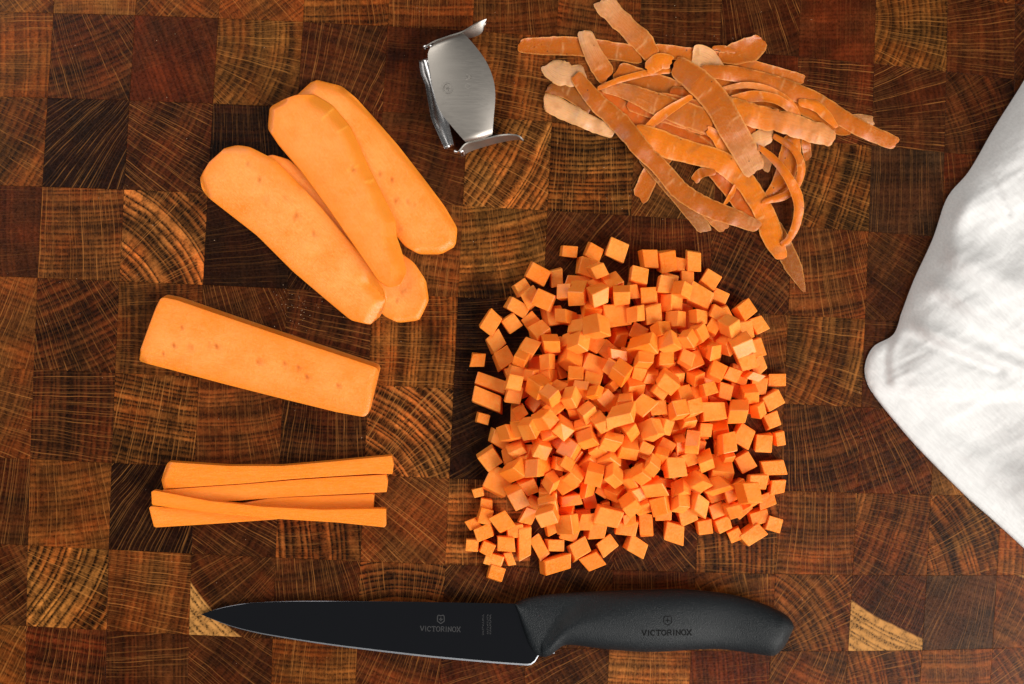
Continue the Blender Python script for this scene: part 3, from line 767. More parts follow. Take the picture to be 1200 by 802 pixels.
643 507.4 42.5 0.745 0.44 0.38 -0.327 17.9 14.4 15.1
664.4 602.5 17.7 0.433 0.504 0.278 0.694 19.3 16 15.7
622.4 377.5 7.7 0.94 0 0 0.342 17 18 15.5
692.8 362 23.9 0.885 -0.462 0.04 -0.044 21 25.1 18.5
825.6 503.6 30.9 0.515 -0.485 0.515 0.485 16.8 14.8 15.4
881.4 440.9 28.2 0.717 -0.661 0.222 0.017 18.8 16 9.4
624.3 589 7.7 0.605 0.367 -0.605 0.367 15.3 16.5 16.5
733.2 469.2 52.2 0.868 -0.478 -0.136 0.013 16 16.2 9
883 408 9.5 0.991 0 0 0.131 20 20 19
887.5 428 8.8 0.966 0 0 0.259 18 18 17.7
835.6 384 28 0.868 -0.032 0.031 0.494 15.8 14 14.1
777.8 522.1 27.1 0.359 0.609 0.359 -0.609 19.4 18.4 17
622.7 439.6 34.5 0.681 -0.595 0.303 0.301 16.8 13.7 13.3
796.6 310.6 5.5 0.996 0 0 -0.087 13 16 11.1
770.7 536.1 40.5 0.701 -0.439 -0.551 0.111 24.7 15.2 14.4
817.9 463.9 25.6 0.988 -0.077 0.115 0.065 22.9 22 19.7
790.3 500.4 21.5 0.948 -0.293 0.024 0.119 19 20.9 16.6
716.5 430.7 38.5 0.776 0.173 0.58 -0.179 33.2 17.3 11.9
912.7 513.9 5.6 0.996 0 0 0.087 12 16 11.2
860.9 626.6 6.6 0.976 0 0 0.216 16 14 13.2
611.7 502.2 35.6 0.916 0.044 -0.386 0.104 16.9 20 19.4
739.9 342.1 23.2 0.996 -0.034 0.049 0.058 17.9 15.9 13.2
805 328 6.2 1 0 0 0 14 20 12.4
641.8 443.4 28.4 0.935 -0.005 -0.343 0.084 17.2 18 16.6
619.5 539.4 19.9 0.736 0.439 0.024 -0.515 31 19.1 21
756.5 526.5 51.2 0.989 0.001 -0.002 -0.147 14.3 12.6 7
654.5 456.3 37.9 0.857 0.376 0.314 0.16 15.1 14.6 15.8
642.4 588.4 30.3 0.71 0.191 0.08 -0.674 29.4 19.8 15
675.6 475.2 36.1 0.888 0.453 -0.058 0.049 19.9 20.3 23.7
670.6 401.4 23 0.117 -0.616 0.589 -0.51 18 18.9 20.4
868.7 386.9 9.8 0.999 0 0 0.044 21 21 19.6
565.7 490.6 6.3 0.991 0 0 -0.131 14 12 12.6
753.6 589.2 17.1 0.872 -0.411 -0.262 0.036 21.5 21.4 17.7
771.6 459.7 45.5 0.655 -0.677 0.251 -0.224 16.2 18.6 11.1
554.2 614 5.6 0.976 0 0 0.216 14 12 11.2
777 600.7 7.8 1 0 0 0 21 18 15.5
865.1 439.8 10.7 0.694 -0.694 0.133 -0.133 21.6 21.4 20.5
688.9 581.5 8.4 0.433 -0.433 -0.559 0.559 26.4 16.9 15
604 621.5 6.4 0.999 0 0 0.044 20 15 12.8
605.7 436.6 26.1 0.997 -0 -0 -0.071 17.2 15.9 16.6
707.9 570.9 19.1 0.842 -0.053 -0.071 0.532 18.8 14.2 15.4
860.4 457.7 8.6 0.979 -0 0 -0.203 16.6 15.9 17.3
737.4 608.3 25.6 0.431 0.561 -0.431 0.561 13.2 15.1 13.9
570 589.7 4.8 0.998 0 0 -0.07 14 11 9.5
828.9 408.5 30 0.804 -0.038 0.389 -0.448 15.5 16.4 13.6
657.5 544.2 37.5 0.589 0.465 -0.517 0.411 17.7 17.6 14.6
625.2 427.2 10 0.997 -0 0 0.08 17.1 19.2 19.9
803.8 381.6 16.6 0.024 0.03 0.998 -0.047 17.4 21.2 15.2
744.8 575.8 26.9 0.92 0.267 0.059 0.281 17.2 19.8 16.9
596.7 654.8 4.7 0.991 0 0 0.131 9 16 9.4
852.9 534.9 24.4 0.617 -0.331 0.677 -0.227 12.3 11.5 12.2
676.9 336.1 6.2 0.996 0 0 -0.094 30.7 20.2 12.4
649.5 433.5 14.1 0.926 0.138 -0.326 0.129 20.3 21.2 15.6
597.6 533 8.2 0.97 0 0 0.242 18 18 16.4
718.4 451.4 32.1 0.688 0.606 0.381 0.118 18.1 15.9 10.6
560.4 577.5 4.5 0.991 0 0 0.131 13 10 9.1
722.9 549.2 23.1 0.85 -0.349 -0.35 -0.184 20.9 18.1 19.6
667 624 7.7 0.985 0 0 -0.174 19 17 15.5
734.3 417.1 25.2 0.757 0.17 0.624 -0.09 19.4 17.8 18.1
802.2 363.1 7.5 0.706 0.706 -0.034 -0.034 17.4 14.9 15.1
812.4 552.3 21.3 0.77 0.476 -0.425 -0.002 14.4 15.4 13.8
788.8 545.4 13.3 0.288 -0.646 -0.288 -0.646 26.7 23.4 24.9
833.3 419.2 14.6 0.396 -0.832 -0.195 0.335 16.6 18.7 16.7
647 617 8.7 0.985 0 0 0.174 17 18 17.5
763.3 457.9 28.2 0.506 -0.491 -0.485 0.517 15 16.7 18.7
836.8 579.4 10.2 0.6 0.6 -0.375 -0.375 16 20.5 18.7
656.3 516.1 30.8 0.648 -0.618 0.061 -0.441 20.5 18 18
867 595.4 7.9 0.664 0.664 0.243 0.243 20.8 15.8 17.4
879.2 585.9 22.1 0.935 -0.146 0.265 0.188 18.9 15.3 16.2
749.5 484 28 0.917 0.063 -0.359 0.162 27 24.1 26
683.8 604.1 9.1 0.706 -0.706 -0.044 0.044 17.4 18.2 15.4
712.3 441.5 8.5 1 0 -0 0.016 13.9 16.7 17.1
777.4 429.4 16.9 0.924 0.325 0.194 0.052 21.5 21.8 18.5
838.9 463.7 9.4 0.703 0.699 0.103 0.073 20.1 18 16.8
845.4 527.5 18.6 0.93 0.365 0.04 0.005 13.3 14.7 8.1
846.3 369.9 9.4 0.985 0 0 0.174 22 22 18.8
785 328 6.3 0.996 0 0 -0.087 20 14 12.6
818 505.6 11.3 0.707 -0.023 -0.707 -0.023 22.5 17.7 20.8
671.8 532 31.3 0.902 -0.086 -0.212 -0.366 18.7 15.2 14.2
697.2 336.9 22.5 0.416 0.886 0.204 -0.031 16.4 18.4 12.2
709.5 504.1 43.7 0.81 0.369 -0.201 0.408 15 15.4 18.2
794.7 410.3 9.1 0.688 0.688 0.165 0.165 20.5 18.2 17.3
606.7 485.8 8.8 1 0 -0 -0.018 15.5 18.9 17.6
633.5 520.1 29.3 0.011 -0.255 0.943 0.214 17 18.7 16.2
648.4 408 9.7 0.692 0.692 0.145 0.145 25.2 19.5 18.5
755.7 550.3 31.6 0.905 0.366 -0.03 -0.215 25.9 16.6 13.5
611.8 456.9 8.3 0.985 0 0 0.174 19 17 16.7
786.8 518.8 8.7 1 -0 0 0.021 32.9 19.1 17.4
833.8 394.5 10.5 0.992 0 0 -0.125 22 17.6 21.1
652.2 550.5 21.9 1 0 0 0.007 13.1 17.2 12.9
810.8 403.3 21.7 0.937 -0.137 0.317 0.057 17.2 19.6 14.8
785 461.4 22.8 0.94 0.032 0.338 0.03 17.2 18.3 17.8
600.4 438.8 8.9 0.985 0 0 0.174 17 18 17.8
734.5 538.8 7.6 0.973 -0 -0 0.233 13.1 15.2 15.3
751.4 354.4 8 0.365 -0.606 0.365 0.606 15.9 13.9 15.3
747.1 509.5 37.9 0.739 -0.217 0.58 -0.266 17.8 16 14.9
754 529.3 39.7 0.706 0.063 0.703 -0.062 15.9 13.8 13.1
709.5 596.5 9.9 0.705 -0.056 0.705 0.056 19.8 19.1 9.4
758.4 520.9 6.8 0.792 0 0 -0.611 15.5 16.9 13.5
698.4 465.6 27.6 0.226 -0.685 -0.177 0.67 20.4 17.2 17.2
729.4 589.1 11.9 0.056 -0.963 -0.066 0.253 19.5 17.6 13.8
780.4 565.6 8.9 0.548 -0.447 0.548 0.447 17.8 19.5 9.7
761.1 432.7 27.3 0.606 0.249 -0.649 -0.385 18 20.6 8.9
827.5 374.4 8.6 0.696 -0.696 -0.126 0.126 16.3 17.2 15.1
742.6 389 9.4 0.998 -0 -0 0.064 16.1 15.2 18.8
725.5 499.6 31.6 0.912 0.18 -0.303 -0.209 15.4 15.1 16.6
718.7 467.1 9.3 0.45 0.45 0.546 0.546 18.3 18.6 20.2
843.3 517.7 11.6 0.929 0.367 0.021 0.053 13.8 17.2 15.7
640.5 524.9 8.8 0.993 0 -0 0.114 15.5 18.4 17.5
772 349 7.3 0.703 0.703 -0.071 -0.071 17.5 14.7 18.2
816.5 522.5 23 0.997 0 -0 -0.081 17 14.7 14.7
664.4 526.4 10.4 0.985 0 0 -0.17 19.7 23.3 20.8
769.2 367.7 7.8 0.999 -0 -0 -0.037 16 16.8 15.6
782.4 483 8.2 0.989 -0 0 0.149 25.8 19.6 16.4
641.2 470.6 29.6 0.785 0.488 0.289 0.25 14.8 15.9 9.2
784.5 582.4 9.6 0.706 -0.706 -0.038 0.038 16 19.2 17
795.8 430.4 6.9 0.993 0 -0 0.114 14.5 17.6 13.8
832.4 443.3 17.3 0.693 0.143 0.693 -0.143 15.6 17.8 18.1
785.3 387.6 6.7 0.999 0 -0 -0.042 16.9 17.7 13.4
697.1 480.8 18.3 0.845 -0.453 -0.153 -0.238 19.4 18.6 16.7
643.9 574.6 12 0.695 0.695 -0.128 -0.128 24.2 24 18.1
746.2 334.3 7.6 0.993 0 -0 -0.119 17.9 16.3 15.3
674.2 585.1 7.7 0.047 -0.047 0.706 -0.706 12.9 15.4 13.1
686.6 527.5 13.7 0.278 0.564 -0.777 0.008 17.1 16.7 17.5
829.6 437.4 4.7 0.999 0 0 0.046 14.8 18.2 9.5
858.2 571.6 5.5 0.993 -0 -0 0.116 17.4 18 11
760.3 384.3 8 0.999 -0 0 -0.038 17.1 17.6 16.1
673.5 485.4 11 0.514 -0.638 -0.305 -0.486 16.6 18.3 19.6
719.9 470.7 26.2 0.116 -0.698 -0.116 -0.698 15.3 17 16.5
763.9 468.2 9.7 0.985 -0 0 0.174 18.1 17.5 19.5
614.8 506.5 11.4 0.999 0 -0 0.054 23.8 21.6 22.8
676.3 557.8 18.2 0.932 0.074 -0.34 0.105 22.3 26 19.7
684.6 379 9.9 0.998 -0 0 -0.068 27.4 19 19.9
811.7 489.5 7 0.515 -0.484 0.515 0.484 14 14 13.6
721.9 393 5 0.832 0 -0 -0.554 17.7 18.5 10
771.5 412.8 30.2 0.442 -0.895 -0.046 0.026 15.4 17.7 9.7
755.4 543.7 11.7 0.753 -0.643 -0.09 0.105 21 20.8 17.4
651.5 483 16.6 0.726 0.327 -0.603 0.054 17.2 20.7 15.9
809.5 348 6.8 0.999 0 0 -0.044 20 16 13.7
777.2 480.3 24.9 0.697 -0.116 0.697 0.116 17 13.2 8.3
888 566 5.8 0.985 0 0 0.174 22 13 11.6
793 401.2 30.5 0.93 0.053 0.331 -0.148 16.9 19.5 17.7
723.1 351.1 9 0.993 -0 0 0.117 16.3 16.7 18
669.7 501.3 26.1 0.598 0.202 0.759 -0.159 12 13.4 11
620 568.1 7.2 1 0 -0 -0.002 16.8 18.7 14.4
655.7 456.7 9.9 1 0 -0 0.004 21.2 20.1 19.7
659.2 496.1 28.6 0.581 0.42 -0.64 0.277 13.8 11.9 14.6
636.1 493.7 28 0.974 -0.133 0.007 0.183 19.2 20.1 17.9
749.9 525.9 22.6 0.427 0.425 0.563 0.565 20.2 18.3 17.4
723.1 482.4 42.8 0.909 0.235 -0.076 0.336 15.7 17.9 17.1
664.9 503.2 9.5 0.972 0 -0 -0.235 16.8 17.2 19
798 457.3 8.5 0.706 -0.036 0.706 0.036 17 17.6 13.9
844.4 482.2 9.2 0.129 -0.129 0.695 -0.695 17.4 18.4 18.8
819.1 567.1 8.5 0 -0.452 -0.892 0 18.5 22.1 17
812.6 442.2 10.4 0.515 -0.485 0.515 0.485 20.8 15.9 16.6
718.5 416.2 9.6 0.978 -0.016 -0.08 -0.19 16.5 19.9 16.7
809.6 383.7 4.2 0 -0.216 0.976 0 16.7 18.2 8.4
741.6 468.8 21 0.139 0.348 -0.644 0.667 16.8 19.2 8.3
817.6 523.6 7.8 0.707 0.003 0.707 -0.003 15.6 17.6 14.1
742.6 407.7 8 0.984 0 0 0.176 15.5 17.8 16
732.7 565.4 10.3 0.678 0.678 0.2 0.2 20.1 20.5 18
666.6 422.4 7.3 0.964 0 -0 0.266 16.4 16.4 14.5
787.4 545.8 31 0.997 0 0 0.075 17.4 15.4 8.6
878 476.6 7.5 0.707 0.707 -0.023 -0.023 14.5 15 17.2
706.6 502.8 22.8 0.697 0.118 0.697 -0.118 14.1 16.1 13.5
649.7 550.3 7.7 0.999 -0 0 -0.041 20.2 16.1 15.5
703.7 496.4 7.9 1 0 0 0.009 15.6 14.8 15.7
719.4 519.7 23.5 0.571 0.571 0.417 0.417 23.5 19.3 19.9
696.3 511.4 7 0.999 0 0 -0.054 15.9 14.7 13.9
812.5 424.8 8.6 0.707 -0.707 0.011 -0.011 17.6 17.2 13.4
713.3 373.5 9.4 0.697 -0.697 0.119 -0.119 17.9 18.7 17.3
746.1 429 4.7 0.937 -0 -0 -0.349 14.8 13.4 9.5
757.2 442.1 12.2 0.552 -0.142 0.278 0.773 14.3 17.6 15
775.2 449.2 6.3 0.999 -0 0 -0.038 15.2 15.5 12.6
744.7 491.2 4.7 0.998 -0 0 0.056 14.9 16.5 9.3
694.8 402.2 9.2 0.699 0.699 0.105 0.105 17.4 18.4 17.9
774.7 389 23.7 0.782 -0.336 0.13 -0.508 15.8 16.2 13.1
738.2 451.2 12.9 0.95 -0.228 -0.049 0.205 20.7 16.8 20.5
842.8 501.3 4.6 0.998 0 -0 0.057 15.8 14.8 9.2
722.1 520.1 6.9 1 0 -0 0.015 18.4 17.1 13.9
766.7 405.7 10.1 0.965 -0 -0 0.264 18.9 19 20.3
699 550.8 7.4 0 0.153 0.988 0 18.4 16.9 14.9
817.1 472.1 7.2 0.944 -0 0 -0.33 15.4 15.6 14.4
711.8 575.1 5.3 0.999 0 -0 -0.04 14.7 11.5 10.7
756.4 563.8 7.9 0.999 0 -0 0.048 16.9 17.7 15.8
762.4 486.7 6.4 0.498 0.498 0.502 0.502 12.5 12.7 7.4
629.3 448.6 12.8 0.818 -0.212 0.534 -0.025 15.9 17.5 15.8
702.1 346.6 6.5 0.988 -0 0 0.155 17.6 13.8 13
793.4 478.6 22.4 0.103 -0.119 0.697 -0.699 13.2 12.1 13.4
746 507.1 6.6 0 0.997 0.079 0 14.1 13.3 13.2
645.2 596.4 8 0.644 -0.644 -0.291 0.291 15.1 15.9 16.8
698.8 460.2 7.2 0.073 -0.073 -0.703 0.703 14.3 14.3 13.2
639.6 504.8 9.5 0.998 -0 -0 0.065 19.9 20 19.1
763.3 504.4 19.3 0.47 0.793 0.388 -0.01 16.6 17.5 15.1
687.6 501.3 21.6 0.665 0.704 -0.236 -0.079 15.8 15.3 17.2
675.5 440.9 10.1 0.999 0 0 -0.036 16.1 15.8 20.2
682.1 459.9 8.7 0.707 -0.008 -0.707 -0.008 17.5 17.8 15.3
695.5 437.6 5.3 0.679 0 0 0.734 16.9 15.8 10.5
703.3 534.6 11.4 0.641 0.478 -0.521 0.3 17.8 19.2 14.8
820 590.1 6.1 0.512 -0.487 -0.512 -0.487 12.2 14 10
678.4 453.9 29.2 0.946 -0.323 0.012 -0.034 24.3 18.6 15.3
753.8 421.6 17.4 0.148 -0.319 0.467 -0.811 15.2 14.4 13
731.3 438.2 25.6 0.768 0.056 0.557 -0.31 15.5 17.4 11.4
800.4 584.1 6.3 0.656 -0.1 0.088 0.743 15.7 15.1 8.8
864.5 484.6 6.4 0.474 0.474 0.524 0.524 15.2 12.7 11.4"""
rng = random.Random(77)
def die_mesh(w, h, d, rg):
    hw, hh, hd = w * S / 2, h * S / 2, d * S / 2
    cs = []
    sk = [rg.gauss(0, .10) for _ in range(6)]
    for sz in (-1, 1):
        for sy in (-1, 1):
            for sx in (-1, 1):
                x = hw * sx * (1 + rg.gauss(0, .075)) + sk[0] * hw * sy + sk[1] * hw * sz
                y = hh * sy * (1 + rg.gauss(0, .075)) + sk[2] * hh * sx + sk[3] * hh * sz
                z = hd * sz * (1 + rg.gauss(0, .02))
                cs.append(Vector((x, y, z)))
    faces = [(0, 2, 3, 1), (4, 5, 7, 6), (0, 1, 5, 4), (2, 6, 7, 3), (0, 4, 6, 2), (1, 3, 7, 5)]
    b = 0.045
    verts = []; fs = []; idx = {}
    for fi, f in enumerate(faces):
        c = sum((cs[i] for i in f), Vector()) / 4
        for i in f:
            v = cs[i] + (c - cs[i]) * b * 1.6
            idx[(fi, i)] = len(verts); verts.append(tuple(v))
        fs.append(tuple(idx[(fi, i)] for i in f))
    edges = {}
    for fi, f in enumerate(faces):
        for k in range(4):
            a, c = f[k], f[(k + 1) % 4]
            edges.setdefault((min(a, c), max(a, c)), []).append((fi, a, c))
    for e, l in edges.items():
        (f1, a, c), (f2, _, _) = l
        fs.append((idx[(f1, c)], idx[(f1, a)], idx[(f2, a)], idx[(f2, c)]))
    for v in range(8):
        ff = [fi for fi, f in enumerate(faces) if v in f]
        tri = [idx[(fi, v)] for fi in ff]
        p = [Vector(verts[i]) for i in tri]
        if (p[1] - p[0]).cross(p[2] - p[0]).dot(cs[v]) < 0: tri = tri[::-1]
        fs.append(tuple(tri))
    return verts, fs
special = {203: 'small carrot cube lying by itself at the top left of the diced heap',
  182: 'small carrot cube lying apart just left of the diced heap',
  115: 'single carrot cube set apart at the upper right of the diced heap, under the peelings',
  151: 'lowest carrot bit at the bottom left corner of the diced heap, nearest the knife',
  143: 'oblong carrot piece sticking out at the right edge of the diced heap, towards the towel',
  75: 'carrot cube slightly apart below the middle of the diced heap, above the knife handle',
  258: 'thin upright sliver of carrot at the bottom left of the diced heap',
  205: "leftmost flat carrot bit in the loose bits at the heap's lower left corner",
  39: "long narrow carrot piece standing upright in view at the heap's lower left",
  12: 'largest square carrot piece at the left edge of the diced heap',
  32: 'long carrot piece slanting at the left edge, upper of the two long pieces',
  11: 'long carrot piece slanting at the left edge, lower of the two long pieces',
  33: 'wide pale carrot piece at the bottom edge of the heap, left of centre',
  50: 'carrot cube at the topmost point of the diced heap',
  162: 'small carrot cube at the lower right corner of the diced heap',
  240: "small carrot bit tucked under the two long pieces at the heap's left edge"}
rest_v, rest_f = [], []
for i, line in enumerate(DICE.split('\n')):
    v = [float(t) for t in line.split()]
    x, y, _z = P(v[0], v[1], v[2]); x, y, z = P(v[0], v[1], v[2])
    q = Quaternion(v[3:7])
    vs, fs = die_mesh(*v[7:10], rng)
    if i < 300:
        o = mesh_obj('carrot_cube', vs, fs, CARROT_DICE)
        o.location = (x, y, z); o.rotation_mode = 'QUATERNION'; o.rotation_quaternion = q
        tag(o, special.get(i, 'orange carrot cube packed among the others in the heap of diced carrot'), 'carrot cube', 'diced carrot cubes')
    else:
        b0 = len(rest_v)
        for w in vs:
            p = q @ Vector(w); rest_v.append((p.x + x, p.y + y, p.z + z))
        rest_f += [tuple(b0 + k for k in f) for f in fs]
if rest_v:
    o = mesh_obj('carrot_cubes_underneath', rest_v, rest_f, CARROT_DICE)
    tag(o, 'half-hidden carrot cubes filling the inside of the diced heap', 'carrot cubes', kind='stuff')

# ---------------------------------------------------------------- the knife
def steel_material(name, col, rough, aniso_scale, bump):
    m = N(name)
    tc = m.node('ShaderNodeTexCoord').outputs['Object']
    n = m.noise(m.vmath('MULTIPLY', tc, aniso_scale), 1800.0, 2.0, 0.6)
    m.set(Base_Color=(*col, 1), Metallic=1.0, Roughness=m.ramp(n, 0.3, 0.7, rough * 0.96, rough * 1.05))
    m.bump(n, bump, 0.00005)
    return m.mat
BLADE = steel_material('polished_blade_steel', (0.135, 0.138, 0.155), 0.13, (2.0, 0.04, 1.0), 0.03)
EDGE = steel_material('ground_edge_steel', (0.34, 0.36, 0.39), 0.45, (1.0, 1.0, 1.0), 0.02)
ETCH = simple('etched_steel', (0.055, 0.055, 0.057), 0.6, 0.6, 0.3)
m = N('black_textured_rubber')
tc = m.node('ShaderNodeTexCoord').outputs['Object']
sp = m.noise(tc, 2600.0, 1.0, 0.5)
m.set(Base_Color=m.mix(m.ramp(sp, 0.62, 0.75), (0.0085, 0.0108, 0.0128, 1), (0.035, 0.039, 0.042, 1)), Roughness=0.44, Specular_IOR_Level=0.22)
m.bump(sp, 0.55, 0.0004)
RUBBER = m.mat
INK = simple('black_moulded_lettering', (0.004, 0.004, 0.004), 0.8, 0.0, 0.1)

knife = empty('kitchen_knife', P(620, 735, 0))
tag(knife, 'black-handled kitchen knife lying flat along the bottom of the board', 'knife')
def to_parent(o, par):
    o.parent = par
    o.location = Vector(o.location) - Vector(par.location)
    return o
zk = lambda pts: zo(pts, 220, 660, 3.0)
spine = spline(zk([(45, 180), (85, 167), (130, 155), (190, 144), (250, 138), (400, 133.5), (700, 135), (1000, 140), (1160, 143)]), 60)
edge = spline(zk([(45, 180), (90, 199), (150, 222), (220, 241), (300, 257), (500, 289), (800, 326), (1050, 350), (1170, 359), (1199, 361)]), 60)
def blade_z(x): return 3.0 + (np.asarray(x, float) - 235) / 400.0 * 15.0
xs = np.linspace(235.3, 650, 90)
sy = np.interp(xs, spine[:, 0], spine[:, 1]); ey = np.interp(xs, edge[:, 0], edge[:, 1])
# past the heel the blade is cut back up to the handle
heel = [(619, 780.6), (625, 778.5), (628.5, 773.5), (631, 768.5), (650, 766)]
for i, x in enumerate(xs):
    if x > 619: ey[i] = np.interp(x, [h[0] for h in heel], [h[1] for h in heel])
rows = [0.0, 0.012, 0.30, 0.62, 0.968, 0.98, 1.0]
half = [1.1, 1.35, 1.2, 0.85, 0.42, 0.34, 0.05]         # half thickness of the blade in pixels
def blade_part(name, k0, k1, mat):
    vs, fs = [], []
    kk = list(range(k0, k1 + 1)); nr = len(kk)
    for i, x in enumerate(xs):
        for side in (1, -1):
            for k in kk:
                w = rows[k] if k < 4 else 1 - (1 - rows[k]) * min(1.0, 62.0 / max(ey[i] - sy[i], 1))
                y = sy[i] + (ey[i] - sy[i]) * w
                vs.append(P(x, y, blade_z(x) + side * half[k] * min(1, (x - 230) / 60)))
    st = 2 * nr
    for i in range(len(xs) - 1):
        for q in range(nr - 1):
            a = i * st + q
            fs.append((a, a + 1, a + st + 1, a + st))
            b = a + nr
            fs.append((b + 1, b, b + st, b + st + 1))
        fs.append((i * st, i * st + st, i * st + st + nr, i * st + nr))
        a = i * st + nr - 1
        fs.append((a + st, a, a + nr, a + nr + st))
    o = mesh_obj(name, vs, fs, mat, None, smooth=True, origin=P(430, 740, 8))
    o.data.set_sharp_from_angle(angle=math.radians(20))
    return to_parent(o, knife)
blade = blade_part('blade', 0, 4, BLADE)
cut = blade_part('cutting_edge', 4, 6, EDGE)

zh = lambda pts: zo(pts, 560, 660, 3.0)
h_top = np.array(zh([(128, 142), (150, 131), (180, 121), (240, 111), (330, 104), (480, 97), (620, 93), (720, 92), (820, 100), (900, 112), (970, 131), (1030, 154), (1080, 180), (1102, 202), (1111, 222)]))
h_bot = np.array(zh([(128, 142.5), (140, 175), (158, 232), (178, 285), (192, 308), (205, 321), (222, 329), (238, 330), (256, 324), (275, 309), (292, 295), (312, 288), (350, 290), (450, 303), (560, 312), (650, 312), (760, 305), (850, 303), (950, 315), (1010, 325), (1035, 327), (1052, 321), (1080, 290), (1104, 243), (1111, 222.5)]))
crest = zh([(225, 345), (262, 300), (300, 240), (350, 204), (430, 186), (560, 176), (800, 168)])
cr = np.array(crest)
nx, ny = 120, 44
hx = np.concatenate([np.linspace(602.8, 640, 34), np.linspace(640, 915, 60)[1:], np.linspace(915, 930.2, 28)[1:]])
nx = len(hx)
ht = spline(h_top, 200); hb = spline(h_bot, 300)
ty = np.interp(hx, ht[:, 0], ht[:, 1]); by_ = np.interp(hx, hb[:, 0], hb[:, 1])
def handle_half(x, v):
    """Half thickness (pixels) and crown shape of the handle at x and v (-1 top edge .. 1 bottom edge)."""
    x = np.asarray(x, float)
    T = 19.0 + 2.5 * np.exp(-((x - 760) / 90) ** 2) - 3.0 * np.exp(-((x - 850) / 50) ** 2) + 2.0 * np.exp(-((x - 905) / 30) ** 2)
    T = T * np.clip((931 - x) / 14, 0, 1) ** 0.42 * np.clip((x - 600) / 6, 0, 1) ** 0.4
    return T * np.power(np.maximum(1 - np.abs(v) ** 2.5, 0), 0.52)
def handle_top(px, py):
    t = np.interp(px, hx, ty); b = np.interp(px, hx, by_)
    v = np.clip(2 * (py - t) / np.maximum(b - t, 0.5) - 1, -1, 1)
    hgt = handle_half(px, v)
    # front of the handle is thinner; it steps up to the grip along a sweeping crest
    cy = np.interp(px, cr[:, 0], cr[:, 1], left=790)
    sd = (py - cy)
    fr = sstep(-26, 7, sd)
    front = 1 - (1 - fr) * (0.50 * (1 - sstep(655, 760, px)) + 0.0)
    return hgt * front
vs, fs = [], []
vk = -np.cos(np.linspace(0, np.pi, ny))
MID = 20.0
for i in range(nx):
    y = ty[i] + (by_[i] - ty[i]) * (vk + 1) / 2
    zt = MID + handle_top(np.full(ny, hx[i]), y)
    zb = MID - np.minimum(handle_half(np.full(ny, hx[i]), vk) * 0.95, MID - 0.3)
    for j in range(ny): vs.append(P(hx[i], y[j], zt[j]))
    for j in range(1, ny - 1): vs.append(P(hx[i], y[j], zb[j]))
st = ny + ny - 2
for i in range(nx - 1):
    loop = list(range(ny)) + [ny + j for j in range(ny - 3, -1, -1)]
    for q in range(len(loop)):
        a = loop[q]; b = loop[(q + 1) % len(loop)]
        fs.append((i * st + a, i * st + b, (i + 1) * st + b, (i + 1) * st + a))
handle = mesh_obj('handle', vs, fs, RUBBER, None, smooth=True, origin=P(770, 735, 0))
to_parent(handle, knife)

# lettering: strokes with small serifs, letters in a box 1 wide and 1 high
GL = {'V': [((0, 1), (.5, 0)), ((.5, 0), (1, 1)), ((-.12, 1), (.24, 1)), ((.78, 1), (1.12, 1))],
      'I': [((.5, 0), (.5, 1)), ((.28, 0), (.72, 0)), ((.28, 1), (.72, 1))],
      'T': [((.5, 0), (.5, 1)), ((0, 1), (1, 1)), ((.3, 0), (.7, 0)), ((0, 1), (0, .8)), ((1, 1), (1, .8))],
      'N': [((.08, 0), (.08, 1)), ((.08, 1), (.92, 0)), ((.92, 0), (.92, 1)), ((-.08, 0), (.26, 0)), ((.76, 1), (1.08, 1))],
      'X': [((.05, 0), (.95, 1)), ((.05, 1), (.95, 0)), ((-.08, 0), (.26, 0)), ((.74, 0), (1.08, 0)), ((-.08, 1), (.26, 1)), ((.74, 1), (1.08, 1))],
      'R': [((.12, 0), (.12, 1)), ((.12, 1), (.65, 1)), ((.65, 1), (.86, .88)), ((.86, .88), (.86, .62)), ((.86, .62), (.65, .5)), ((.65, .5), (.12, .5)), ((.5, .5), (.98, 0)), ((-.02, 0), (.3, 0))]}
def arc(a0, a1, n=14): return [(.5 + .5 * math.cos(math.radians(a0 + (a1 - a0) * i / n)), .5 + .5 * math.sin(math.radians(a0 + (a1 - a0) * i / n))) for i in range(n + 1)]
o_ = arc(0, 360, 18); GL['O'] = list(zip(o_[:-1], o_[1:]))
c_ = arc(45, 315, 14); GL['C'] = list(zip(c_[:-1], c_[1:])) + [((.86, .86), (.86, .66))]
GL['L'] = [((.1, 0), (.1, 1)), ((.1, 0), (.9, 0))]
GL['W'] = [((0, 1), (.28, 0)), ((.28, 0), (.5, .8)), ((.5, .8), (.72, 0)), ((.72, 0), (1, 1))]
